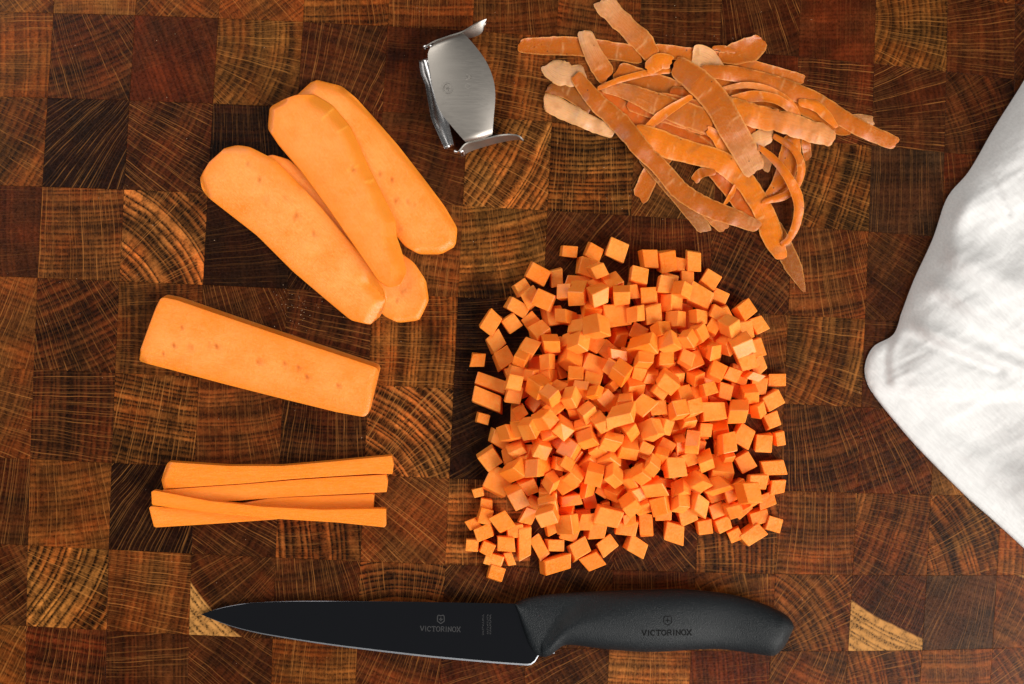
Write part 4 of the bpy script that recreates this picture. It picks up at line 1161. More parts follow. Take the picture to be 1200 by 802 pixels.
def strokes_obj(name, segs, wid, zfun, mat, parent, height=0.25):
    """segs: pixel segments; drawn as thin raised bars on the surface zfun."""
    vs, fs = [], []
    for (x0, y0), (x1, y1) in segs:
        d = Vector((x1 - x0, y1 - y0)); L = max(d.length, 1e-6); d /= L
        n = Vector((-d.y, d.x)) * wid / 2
        k = max(1, int(L / 2.5))
        for q in range(k):
            a = (x0 + d.x * L * q / k, y0 + d.y * L * q / k); b = (x0 + d.x * L * (q + 1) / k, y0 + d.y * L * (q + 1) / k)
            b0 = len(vs)
            for hh in (height, -0.15):
                for (x, y) in ((a[0] + n.x, a[1] + n.y), (b[0] + n.x, b[1] + n.y), (b[0] - n.x, b[1] - n.y), (a[0] - n.x, a[1] - n.y)):
                    vs.append(P(x, y, float(zfun(x, y)) + hh))
            fs += [(b0, b0 + 1, b0 + 2, b0 + 3), (b0 + 7, b0 + 6, b0 + 5, b0 + 4)] + [(b0 + i, b0 + 4 + i, b0 + 4 + (i + 1) % 4, b0 + (i + 1) % 4) for i in range(4)]
    c = segs[0][0]
    o = mesh_obj(name, vs, fs, mat, None, origin=P(c[0], c[1], float(zfun(*c))))
    o.parent = parent
    pw = Vector(parent.location) + (Vector(parent.parent.location) if parent.parent else Vector())
    o.location = Vector(o.location) - pw
    return o
def word(text, x, y, w, h, gap, ang=0.0):
    """Letters from x,y (left end of the base line), returned as pixel segments."""
    out = []; cx = 0.0
    ca, sa = math.cos(ang), math.sin(ang)
    for ch in text:
        lw = w * (0.5 if ch == 'I' else 1.0)
        for (a, b) in GL[ch]:
            pa = [(cx + q[0] * lw, q[1] * h) for q in (a, b)]
            out.append(tuple((x + u * ca + v * sa, y + u * sa - v * ca) for u, v in pa))
        cx += lw + gap
    return out
def crest_shield(cx, cy, r):
    """Six-sided shield with a small cross inside."""
    pts = [(-.62, -1), (0, -.82), (.62, -1), (.8, -.55), (.8, .45), (0, 1), (-.8, .45), (-.8, -.55)]
    pts = [(cx + a * r, cy + b * r) for a, b in pts]
    s = list(zip(pts, pts[1:] + pts[:1]))
    s += [((cx - .42 * r, cy), (cx + .42 * r, cy)), ((cx, cy - .42 * r), (cx, cy + .42 * r))]
    return s
bz = lambda x, y: float(blade_z(x)) + 1.3
strokes_obj('engraved_lettering', word('VICTORINOX', 492.6, 739.6, 4.1, 5.6, 1.1, 0.022), 0.85, bz, ETCH, blade, 0.12)
strokes_obj('engraved_emblem', crest_shield(516.6, 726, 5.0), 1.0, bz, ETCH, blade, 0.12)
tiny = []
rt = random.Random(3)
for col, xx in enumerate((566.0, 571.5, 574.5)):
    y = 744.0 if col == 0 else 743.0
    while y > 721:
        l = rt.uniform(0.9, 1.8)
        tiny += [((xx - 0.9, y), (xx + 0.9, y - rt.uniform(-.4, .4))), ((xx + rt.choice((-.8, .8)), y), (xx + rt.choice((-.8, .8)), y - l))]
        y -= l + 0.7
strokes_obj('engraved_small_print', tiny, 0.4, bz, ETCH, blade, 0.1)
hz = lambda x, y: MID + float(handle_top(np.array([x]), np.array([y]))[0])
strokes_obj('moulded_lettering', word('VICTORINOX', 752.3, 745.0, 5.2, 6.0, 1.25, -0.012), 1.25, hz, INK, handle, 0.22)
strokes_obj('moulded_emblem', crest_shield(782.5, 727.5, 5.6), 0.8, hz, INK, handle, 0.2)

# ---------------------------------------------------------------- the peeler
BRUSHED = steel_material('brushed_steel_sheet', (0.40, 0.37, 0.335), 0.46, (0.03, 1.0, 1.0), 0.002)
SHINY = steel_material('bright_steel', (0.62, 0.61, 0.61), 0.27, (1.0, 1.0, 1.0), 0.03)
zp = lambda pts: zo(pts, 480, 15, 4.583)
peeler = empty('vegetable_peeler', P(545, 110, 0))
tag(peeler, 'small bare steel vegetable peeler without handle, standing beside the peelings', 'peeler')
rs = spline(zp([(283, 105), (340, 165), (410, 260), (450, 360), (460, 450), (452, 560), (443, 665)]), 40)
ls = spline(zp([(137, 155), (108, 195), (98, 235), (110, 320), (130, 430), (165, 530), (230, 615), (305, 700)]), 40)
na = 14
vs, fs = [], []
PZ = 34.0
def plate_z(i, j):
    t = i / 39; w = j / (na - 1)
    z = PZ - 3.0 * (2 * t - 1) ** 2 + 3.5 * math.sin(math.pi * w) - 1.2 * w
    for e in (t, 1 - t):                     # rolled over at both ends
        z -= 5.0 * max(0, 1 - e / 0.05) ** 2
    return z
for side in (0, -2.0):
    for i in range(40):
        for j in range(na):
            w = j / (na - 1)
            x, y = ls[i] * (1 - w) + rs[i] * w
            vs.append(P(x, y, plate_z(i, j) + side))
nn = 40 * na
for i in range(39):
    for j in range(na - 1):
        a = i * na + j
        fs.append((a, a + 1, a + na + 1, a + na)); fs.append((nn + a + na, nn + a + na + 1, nn + a + 1, nn + a))
ring = [(0, j) for j in range(na)] + [(i, na - 1) for i in range(1, 40)] + [(39, j) for j in range(na - 2, -1, -1)] + [(i, 0) for i in range(38, 0, -1)]
for q in range(len(ring)):
    a = ring[q][0] * na + ring[q][1]; b2 = ring[(q + 1) % len(ring)]; b = b2[0] * na + b2[1]
    fs.append((b, a, nn + a, nn + b))
plate = mesh_obj('plate', vs, fs, BRUSHED, None, smooth=True, origin=P(545, 105, PZ))
plate.data.set_sharp_from_angle(angle=math.radians(50))
to_parent(plate, peeler)
import bmesh
def strip(name, top, bottom, mat, thick=1.6, n=40):
    """A bent sheet wall: top and bottom lines are (px, py, z); thick in pixels."""
    a = spline(top, n); b = spline(bottom, n)
    vs, fs = [], []
    m_ = 7
    A = [[Vector(P(*(a[i] * (1 - j / (m_ - 1)) + b[i] * j / (m_ - 1)))) for j in range(m_)] for i in range(n)]
    for sgn in (0.5, -0.5):
        for i in range(n):
            for j in range(m_):
                du = A[min(i + 1, n - 1)][j] - A[max(i - 1, 0)][j]; dv = A[i][min(j + 1, m_ - 1)] - A[i][max(j - 1, 0)]
                nn_ = du.cross(dv)
                nn_ = nn_.normalized() if nn_.length > 1e-14 else Vector((0, 0, 1))
                vs.append(A[i][j] + nn_ * thick * S * sgn)
    k = n * m_
    for i in range(n - 1):
        for j in range(m_ - 1):
            q = (i * m_ + j, i * m_ + j + 1, (i + 1) * m_ + j + 1, (i + 1) * m_ + j)
            fs.append(q); fs.append(tuple(k + w for w in reversed(q)))
    ring = [(0, j) for j in range(m_)] + [(i, m_ - 1) for i in range(1, n)] + [(n - 1, j) for j in range(m_ - 2, -1, -1)] + [(i, 0) for i in range(n - 2, 0, -1)]
    for q in range(len(ring)):
        x = ring[q][0] * m_ + ring[q][1]; y2 = ring[(q + 1) % len(ring)]; y = y2[0] * m_ + y2[1]
        fs.append((y, x, k + x, k + y))
    o = mesh_obj(name, vs, fs, mat, None, smooth=True, origin=tuple(A[n // 2][3]))
    bm = bmesh.new(); bm.from_mesh(o.data); bmesh.ops.recalc_face_normals(bm, faces=bm.faces); bm.to_mesh(o.data); bm.free()
    o.data.set_sharp_from_angle(angle=math.radians(50))
    return o
def zz(pts): return [(480 + x / 4.583, 15 + y / 4.583, z) for x, y, z in pts]
# far end: wall from the pivot along the rolled edge, then a wing flaring out to the right
wing = strip('end_wing', zz([(88, 180, 26), (137, 153, 28), (210, 127, 28), (283, 103, 28), (335, 72, 25), (380, 45, 23), (412, 33, 22)]),
      zz([(80, 200, 6), (135, 176, 3), (215, 150, 1), (300, 135, 1), (345, 128, 6), (385, 108, 12), (405, 62, 20)]), BRUSHED)
to_parent(wing, peeler)
wing2 = strip('end_wing', zz([(268, 742, 26), (305, 703, 28), (375, 686, 28), (443, 668, 28), (480, 660, 28), (535, 655, 30), (585, 662, 30), (612, 686, 28)]),
      zz([(280, 770, 4), (320, 745, 3), (385, 722, 1), (450, 703, 0.8), (490, 694, 2), (540, 684, 10), (585, 680, 18), (606, 690, 26)]), BRUSHED)
to_parent(wing2, peeler)
# swivel blade: a gutter shaped strip beside the plate
cl = spline([(75, 250, 20), (95, 330, 22), (125, 440, 22), (160, 560, 22), (185, 640, 20), (215, 725, 16)], 40)
wd = spline([(0, 26), (.05, 33), (.2, 30), (.45, 26), (.62, 30), (.78, 40), (.9, 44), (.97, 38), (1, 26)], 40)[:, 1]
vs, fs = [], []
mb = 13
for sgn in (0.0, -1.6):
    for i in range(40):
        t = cl[min(i + 1, 39)] - cl[max(i - 1, 0)]; n_ = np.array([-t[1], t[0]]) / np.hypot(t[0], t[1])
        for j in range(mb):
            a = math.pi * (j / (mb - 1))
            off = math.cos(a) * wd[i]; up = -math.sin(a) * 9.0 + 4
            vs.append(P(480 + (cl[i][0] + n_[0] * off) / 4.583, 15 + (cl[i][1] + n_[1] * off) / 4.583, max(cl[i][2] + up + sgn, 0.3)))
k = 40 * mb
for i in range(39):
    for j in range(mb - 1):
        q = (i * mb + j, i * mb + j + 1, (i + 1) * mb + j + 1, (i + 1) * mb + j)
        fs.append(q); fs.append(tuple(k + w for w in reversed(q)))
ring = [(0, j) for j in range(mb)] + [(i, mb - 1) for i in range(1, 40)] + [(39, j) for j in range(mb - 2, -1, -1)] + [(i, 0) for i in range(38, 0, -1)]
for q in range(len(ring)):
    x = ring[q][0] * mb + ring[q][1]; y2 = ring[(q + 1) % 	len(ring)]; y = y2[0] * mb + y2[1]
    fs.append((y, x, k + x, k + y))
pb = mesh_obj('blade', vs, fs, SHINY, None, smooth=True, origin=P(508, 120, 20))
bm = bmesh.new(); bm.from_mesh(pb.data); bmesh.ops.recalc_face_normals(bm, faces=bm.faces); bm.to_mesh(pb.data); bm.free()
to_parent(pb, peeler)
def pin(pts, rad, mat, parent, name, n=10):
    c = spline(pts, 14); vs, fs = [], []
    C = [Vector(P(*p)) for p in c]
    for i, p in enumerate(C):
        t = (C[min(i + 1, 13)] - C[max(i - 1, 0)]).normalized()
        u = t.cross(Vector((0, 0, 1)));  u = u.normalized() if u.length > 1e-6 else Vector((1, 0, 0)); w = t.cross(u)
        r_ = rad * S * (0.55 if i in (0, 13) else 1.0 + 0.25 * math.sin(i * 1.3))
        for q in range(n):
            a = 2 * math.pi * q / n; vs.append(p + (u * math.cos(a) + w * math.sin(a)) * r_)
    for i in range(13):
        for q in range(n): fs.append((i * n + q, i * n + (q + 1) % n, (i + 1) * n + (q + 1) % n, (i + 1) * n + q))
    fs.append(tuple(range(n))[::-1]); fs.append(tuple(13 * n + q for q in range(n)))
    o = mesh_obj(name, vs, fs, mat, None, smooth=True, origin=tuple(C[7]))
    return to_parent(o, parent)
pin(zz([(72, 190, 20), (95, 180, 22), (118, 182, 25), (125, 205, 22), (118, 238, 18)]), 2.3, SHINY, peeler, 'pivot')
pin(zz([(238, 745, 16), (262, 750, 19), (285, 742, 21), (290, 768, 10)]), 2.0, SHINY, peeler, 'pivot')
MARK = simple('faint_stamp', (0.43, 0.40, 0.365), 0.50, 1.0)
pzf = lambda x, y: PZ + 2.9
e_ = zp([(205, 405)])[0]
circ = [(e_[0] + 6 * math.cos(a * .42) * .95, e_[1] + 6 * math.sin(a * .42)) for a in range(15)]
strokes_obj('stamped_emblem', list(zip(circ, circ[1:] + circ[:1])) + [((e_[0] - 3, e_[1]), (e_[0] + 3, e_[1])), ((e_[0], e_[1] - 3), (e_[0], e_[1] + 3))], 0.9, pzf, MARK, plate, 0.05)
w_ = zp([(322, 455)])[0]
strokes_obj('stamped_lettering', word('LOW', w_[0], w_[1], 5.5, 6.0, 5.0, -1.5), 0.8, pzf, MARK, plate, 0.05)

# ---------------------------------------------------------------- the towel
m = N('white_cotton')
tc = m.node('ShaderNodeTexCoord').outputs['Object']
rot = m.node('ShaderNodeMapping'); rot.inputs['Rotation'].default_value = (0, 0, 0.75); m.put(rot.inputs['Vector'], tc)
tx, ty2, tz = m.sep(rot.outputs[0])
wx = m.math('SINE', m.math('MULTIPLY', tx, 10500.0)); wy = m.math('SINE', m.math('MULTIPLY', ty2, 10500.0))
weave = m.math('MULTIPLY', wx, wy)
slub = m.noise(m.vmath('MULTIPLY', rot.outputs[0], (0.15, 1.0, 1.0)), 900.0, 3.0, 0.6)
crin = m.noise(m.vmath('MULTIPLY', rot.outputs[0], (1.0, 0.4, 1.0)), 130.0, 4.0, 0.6)
m.set(Base_Color=m.mix(m.ramp(slub, 0.35, 0.65), (0.66, 0.655, 0.65, 1), (0.72, 0.715, 0.71, 1)), Roughness=0.9, Specular_IOR_Level=0.1)
m.set(Sheen_Weight=0.15, Sheen_Roughness=0.5)
m.bump(m.math('ADD', m.math('MULTIPLY', crin, 1.6), m.math('ADD', m.math('MULTIPLY', weave, 0.08), m.math('MULTIPLY', slub, 0.28))), 0.5, 0.0009)
COTTON = m.mat
tl = spline([(1232, 25), (1214, 65), (1199, 96), (1165, 150), (1136, 200), (1110, 232), (1093, 280), (1071, 328), (1057, 365), (1047, 392), (1024, 406), (1014, 426), (1015, 446), (1026, 466), (1050, 496), (1080, 530), (1130, 580), (1166, 612), (1200, 643), (1250, 690), (1290, 730)], 240)
ys = np.concatenate([np.linspace(30, 385, 100), np.linspace(385, 475, 60)[1:], np.linspace(475, 728, 70)[1:]])
xl = np.interp(ys, tl[:, 1], tl[:, 0]) + 0.0 * vnoise(ys / 9, ys * 0, 4)
nc = 90
kc = np.linspace(0, 1, nc) ** 1.7
X = xl[:, None] + (1350 - xl)[:, None] * kc[None, :]
Y = np.repeat(ys[:, None], nc, 1)
D = seg_dist(X, Y, tl[::4])
def rise(d, w): return np.sqrt(np.clip(1 - (1 - np.clip(d / w, 0, 1)) ** 2, 0, 1))
line = 458 + 10 * np.sin((X - 1030) / 70.0) * 0.4 + (X - 1030) * 0.03
up = sstep(8, -10, Y - line)                       # 1 on the thick upper fold, 0 on the thin lower flap
knob = np.exp(-(((X - 1036) / 26) ** 2 + ((Y - 432) / 26) ** 2))
thick = up * (26 + 13 * sstep(460, 330, Y)) * (1 - 0.35 * knob)
Z = thick * np.sin(np.pi / 2 * np.clip(D / 80, 0, 1)) ** 0.72 + (1 - up) * (4 * rise(D, 5) + 12 * sstep(0, 120, D))
Z = np.sqrt(Z ** 2 + (4.0 * rise(D, 12) + 0.8) ** 2)
def fold(p, amp, w):
    d = seg_dist(X, Y, p); return amp * np.exp(-(d / w) ** 2)
inner = sstep(6, 40, D)
Z += fold([(1062, 372), (1090, 388), (1130, 405), (1175, 425), (1230, 440)], 7, 9) * inner
Z -= fold([(1052, 388), (1085, 402), (1125, 420), (1170, 436)], 6, 7) * inner
Z += fold([(1085, 330), (1120, 345), (1160, 372), (1220, 410)], 6, 11) * inner
Z -= fold([(1100, 350), (1150, 392), (1210, 425)], 4, 10) * inner
Z += fold([(1125, 235), (1108, 275), (1120, 300), (1160, 320), (1210, 345)], 9, 16) * inner
Z -= 16 * np.exp(-(((X - 1190) / 45) ** 2 + ((Y - 268) / 42) ** 2)) * inner
Z -= fold([(1146, 196), (1165, 222), (1182, 250)], 3.5, 4) * inner
Z += fold([(1052, 392), (1046, 420), (1050, 452)], 1.5, 7) * up
Z -= fold([(1043, 398), (1037, 420), (1038, 446)], 1.2, 5) * up
Z += (1 - up) * (fold([(1060, 492), (1110, 520), (1180, 560), (1240, 590)], 5, 16) - fold([(1080, 490), (1150, 520), (1230, 545)], 4, 20)) * inner
Z += 20 * np.exp(-(((X - 1225) / 40) ** 2 + ((Y - 560) / 55) ** 2)) * inner
Z += inner * (2.2 * vnoise(X / 50, Y / 34, 3) + 0.9 * vnoise((X * .5 + Y) / 11, (Y * .5 - X) / 60, 8) + 0.45 * vnoise((X * .5 + Y) / 5, (Y * .5 - X) / 26, 9))
Z = np.maximum(Z, 0.6)
vs = [P(X[i, j], Y[i, j], Z[i, j]) for i in range(len(ys)) for j in range(nc)]
nt = len(vs)
vs += [(v[0] + 0.0026 * max(0.0, 1 - (q % nc) / 14.0), v[1] - 0.0006, 0.0001) for q, v in enumerate(list(vs))]
fs = []
for i in range(len(ys) - 1):
    for j in range(nc - 1):
        a = i * nc + j
        q = (a, a + 1, a + nc + 1, a + nc)
        fs.append(q[::-1]); fs.append(tuple(nt + w for w in q))
ny2 = len(ys)
ring = [(0, j) for j in range(nc)] + [(i, nc - 1) for i in range(1, ny2)] + [(ny2 - 1, j) for j in range(nc - 2, -1, -1)] + [(i, 0) for i in range(ny2 - 2, 0, -1)]
for q in range(len(ring)):
    a = ring[q][0] * nc + ring[q][1]; b2 = ring[(q + 1) % len(ring)]; b = b2[0] * nc + b2[1]
    fs.append((a, b, nt + b, nt + a))
towel = mesh_obj('kitchen_towel', vs, fs, COTTON, None, smooth=True, origin=P(1180, 400, 0))
bm = bmesh.new(); bm.from_mesh(towel.data); bmesh.ops.recalc_face_normals(bm, faces=bm.faces); bm.to_mesh(towel.data); bm.free()
tag(towel, 'folded white cotton kitchen towel lying at the right edge of the board', 'towel')

# ---------------------------------------------------------------- the peelings
def peel_material():
    m = N('carrot_peel')
    tc = m.node('ShaderNodeTexCoord').outputs['Object']
    tone = m.attr('tone').outputs['Color']
    rnd = m.node('ShaderNodeObjectInfo').outputs['Random']
    sp = m.attr('strip', 'GEOMETRY').outputs['Vector']         # along, across, paleness
    al, ac, pal = m.sep(sp)
    uv = m.comb(m.math('MULTIPLY_ADD', rnd, 9.0, al), ac, rnd)
    streak = m.noise(m.vmath('MULTIPLY', uv, (1.2, 9.0, 1.0)), 3.0, 3.0, 0.6)
    cross = m.noise(m.vmath('MULTIPLY', uv, (14.0, 1.3, 1.0)), 1.6, 2.0, 0.6)
    fine = m.noise(tc, 900.0, 2.0, 0.6)
    dry = m.math('ADD', pal, m.math('MULTIPLY', m.math('SUBTRACT', streak, 0.52), 0.5))
    dry = m.math('ADD', dry, m.math('MULTIPLY', m.math('SUBTRACT', fine, 0.5), 0.25))
    dry = m.math('MULTIPLY', m.math('SUBTRACT', dry, 0.24), 1.25, clamp=True)
    col = m.mix(dry, tone, (0.76, 0.37, 0.17, 1))
    band = m.ramp(cross, 0.60, 0.72)
    col = m.mix(m.math('MULTIPLY', band, 0.14), col, (0.80, 0.36, 0.12, 1))
    brown = m.math('MAXIMUM', m.ramp(m.noise(tc, 160.0, 2.0, 0.55), 0.50, 0.72), m.ramp(m.noise(m.vmath('MULTIPLY', uv, (0.8, 7.0, 1.0)), 2.3, 3.0, 0.6), 0.54, 0.70))
    col = m.mix(m.math('MULTIPLY', brown, 0.42), col, (0.30, 0.105, 0.024, 1))
    rim = m.ramp(m.math('ADD', m.math('ABSOLUTE', ac), m.math('MULTIPLY', m.math('SUBTRACT', fine, 0.5), 0.2)), 0.80, 0.98)
    col = m.mix(m.math('MULTIPLY', rim, 0.42), col, (0.84, 0.36, 0.10, 1))
    nick = m.attr('nick', 'GEOMETRY').outputs['Fac']
    col = m.mix(m.math('MULTIPLY', nick, 0.38), col, (0.88, 0.46, 0.20, 1))
    v = m.node('ShaderNodeTexVoronoi'); v.inputs['Scale'].default_value = 330.0; m.put(v.inputs['Vector'], tc)
    pick = m.sep(v.outputs['Color'])[0]
    dot = m.math('MULTIPLY', m.ramp(v.outputs['Distance'], 0.08, 0.16, 1.0, 0.0), m.math('GREATER_THAN', pick, 0.80))
    col = m.mix(m.math('MULTIPLY', dot, 0.8), col, (0.06, 0.022, 0.008, 1))
    m.set(Base_Color=col, Roughness=m.ramp(fine, 0.3, 0.7, 0.28, 0.50), Specular_IOR_Level=0.35,
          Subsurface_Weight=0.3, Subsurface_Radius=(1.0, 0.3, 0.08), Subsurface_Scale=0.002)
    m.bump(m.math('ADD', m.math('MULTIPLY', cross, 0.4), fine), 0.2, 0.0003)
    return m.mat
PEEL = peel_material()
HX0, HY0 = 560, -60
HM = np.zeros((460, 540))
def hm_at(x, y):
    xi = np.clip(np.round(x - HX0).astype(int), 0, HM.shape[1] - 1); yi = np.clip(np.round(y - HY0).astype(int), 0, HM.shape[0] - 1)
    return HM[yi, xi]
PT = {'o': (0.47, 0.104, 0.0055), 'b': (0.28, 0.074, 0.008), 'y': (0.70, 0.158, 0.005), 'd': (0.50, 0.084, 0.004), 'p': (0.70, 0.27, 0.085), 'g': (0.50, 0.24, 0.11)}
TH = 0.8
def peel(label, pts, widths, tone, pale=(0.1, 0.1), camber=None, lift=0.0, scallop=0.05, seed=0, stiff=0.10, twist=0.0):
    if camber is None: camber = random.Random(seed * 3 + 1).choice((-2.0, -1.2, 1.2, 1.8, 2.4))
    n = max(24, int(sum(math.dist(a, b) for a, b in zip(pts[:-1], pts[1:])) / 2.2)); mm = 9
    c = spline(pts, n)
    s = np.concatenate([[0], np.cumsum(np.hypot(*np.diff(c, axis=0).T))]); L = s[-1]; u = s / L
    kx = np.linspace(0, 1, len(widths))
    w = np.interp(u, kx, widths) * 1.06
    ed = np.minimum(s, L - s)
    w = w * np.clip(0.72 + 0.28 * np.sqrt(np.clip(ed / (0.22 * w + 0.1), 0, 1)), 0, 1)
    t = np.gradient(c, axis=0); t /= np.hypot(t[:, 0], t[:, 1])[:, None] + 1e-9
    nr = np.stack([-t[:, 1], t[:, 0]], 1)
    v = np.linspace(-1, 1, mm)
    wl = w * (1 + scallop * (vnoise(s / 4.5, s * 0 + 1.5, seed * 7 + 1) + 0.8 * vnoise(s / 11, s * 0 + 3.5, seed * 7 + 2)))
    wr = w * (1 + scallop * (vnoise(s / 4.5, s * 0 + 5.5, seed * 7 + 3) + 0.8 * vnoise(s / 11, s * 0 + 7.5, seed * 7 + 4)))
    off = np.where(v[None, :] < 0, wl[:, None], wr[:, None]) * v[None, :] / 2
    # slight skew of the two ends
    rk = random.Random(seed * 5 + 2); k0, k1 = rk.uniform(-.45, .45), rk.uniform(-.45, .45)
    sk = (k0 * np.exp(-s / 9) + k1 * np.exp(-(L - s) / 9))[:, None] * off + 1.2 * vnoise(off / 3 + seed, off * 0, seed + 90) * (np.exp(-s / 3) + np.exp(-(L - s) / 3))[:, None]
    X = c[:, :1] + nr[:, :1] * off + t[:, :1] * sk; Y = c[:, 1:2] + nr[:, 1:2] * off + t[:, 1:2] * sk
    arch = camber * (1 - v[None, :] ** 2) * np.clip(w / 16, .25, 1.4)[:, None]
    base = (hm_at(X, Y) - np.minimum(arch, 2.0) * 0.6).max(1) + 0.35
    z = base.copy()
    for _ in range(160):
        z2 = z.copy()
        z2[1:-1] = 0.5 * (z[:-2] + z[2:]) - stiff * 0.5
        z2[0] = z[1] - stiff * 1.5; z2[-1] = z[-2] - stiff * 1.5
        z = np.maximum(base, z2)
    k = np.ones(5) / 5
    z = np.maximum(np.convolve(np.pad(z, 2, mode='edge'), k, 'valid'), base * 0 + 0.2)
    z = z + lift * np.sin(np.pi * u) ** 0.8
    rip = 0.55 * vnoise(s / 5, s * 0, seed + 40) + 0.5 * vnoise(s / 13, s * 0, seed + 50)
    Z = z[:, None] + arch + rip[:, None] * 0.25 + twist * (u * 2 - 1)[:, None] * v[None, :] * (w / 2)[:, None]
    Z += 0.3 * vnoise(X / 6, Y / 6, seed + 60) + 0.9 * np.abs(v[None, :]) ** 3 * vnoise(s / 7, s * 0 + 2.5, seed + 70)[:, None] * np.sign(v)[None, :]
    Z = np.maximum(Z, 0.25)
    # nicks: short pale lines across the strip
    nick = np.zeros_like(Z)
    rg = random.Random(seed * 13 + 5)
    for _ in range(int(L / 26)):
        s0 = rg.uniform(4, max(5, L - 4)); v0 = rg.choice((-1, 1)); ln = rg.uniform(.5, 1.6); sl = rg.uniform(-3, 3)
        g = np.exp(-((s[:, None] - s0 - sl * v[None, :]) / 0.9) ** 2) * (np.abs(v[None, :] - v0) < ln)
        nick = np.maximum(nick, g * rg.uniform(.4, 1)); Z += 0.5 * g
    # raise the height field
    fu = np.linspace(0, n - 1, n * 3); fv = np.linspace(0, mm - 1, mm * 4)
    def up(A):
        B = np.stack([np.interp(fu, np.arange(n), A[:, j]) for j in range(mm)], 1)
        return np.stack([np.interp(fv, np.arange(mm), B[i]) for i in range(len(fu))], 0)
    UX, UY, UZ = up(X), up(Y), up(Z)
    xi = np.clip(np.round(UX - HX0).astype(int), 0, HM.shape[1] - 1); yi = np.clip(np.round(UY - HY0).astype(int), 0, HM.shape[0] - 1)
    if lift < 3: np.maximum.at(HM, (yi.ravel(), xi.ravel()), (UZ + TH).ravel())
    vs = [P(X[i, j], Y[i, j], Z[i, j] + TH) for i in range(n) for j in range(mm)] + [P(X[i, j], Y[i, j], Z[i, j]) for i in range(n) for j in range(mm)]
    k = n * mm; fs = []
    for i in range(n - 1):
        for j in range(mm - 1):
            q = (i * mm + j, i * mm + j + 1, (i + 1) * mm + j + 1, (i + 1) * mm + j)
            fs.append(q); fs.append(tuple(k + a for a in reversed(q)))
    ring = [(0, j) for j in range(mm)] + [(i, mm - 1) for i in range(1, n)] + [(n - 1, j) for j in range(mm - 2, -1, -1)] + [(i, 0) for i in range(n - 2, 0, -1)]
    for q in range(len(ring)):
        a = ring[q][0] * mm + ring[q][1]; b2 = ring[(q + 1) % len(ring)]; b = b2[0] * mm + b2[1]
        fs.append((b, a, k + a, k + b))
    mid = n // 2
    o = mesh_obj('carrot_peel', vs, fs, PEEL, None, smooth=True, origin=P(c[mid][0], c[mid][1], max(0.0, float(Z.min()))))
    bm = bmesh.new(); bm.from_mesh(o.data); bmesh.ops.recalc_face_normals(bm, faces=bm.faces); bm.to_mesh(o.data); bm.free()
    o.data.set_sharp_from_angle(angle=math.radians(60))
    pl = np.interp(u, np.linspace(0, 1, len(pale)), pale)
    st = np.zeros((k * 2, 3), np.float32)
    st[:, 0] = np.tile(np.repeat(s / 40, mm), 2); st[:, 1] = np.tile(np.tile(v, n), 2); st[:, 2] = np.tile(np.repeat(pl, mm), 2)
    a = o.data.attributes.new('strip', 'FLOAT_VECTOR', 'POINT'); a.data.foreach_set('vector', st.ravel())
    a = o.data.attributes.new('nick', 'FLOAT', 'POINT'); a.data.foreach_set('value', np.tile(nick.ravel(), 2).astype(np.float32))
    kk = random.Random(seed).uniform(.9, 1.1)
    o['tone'] = [q * kk for q in PT[tone]]
    tag(o, label, 'carrot peel', 'carrot peelings')
    return o

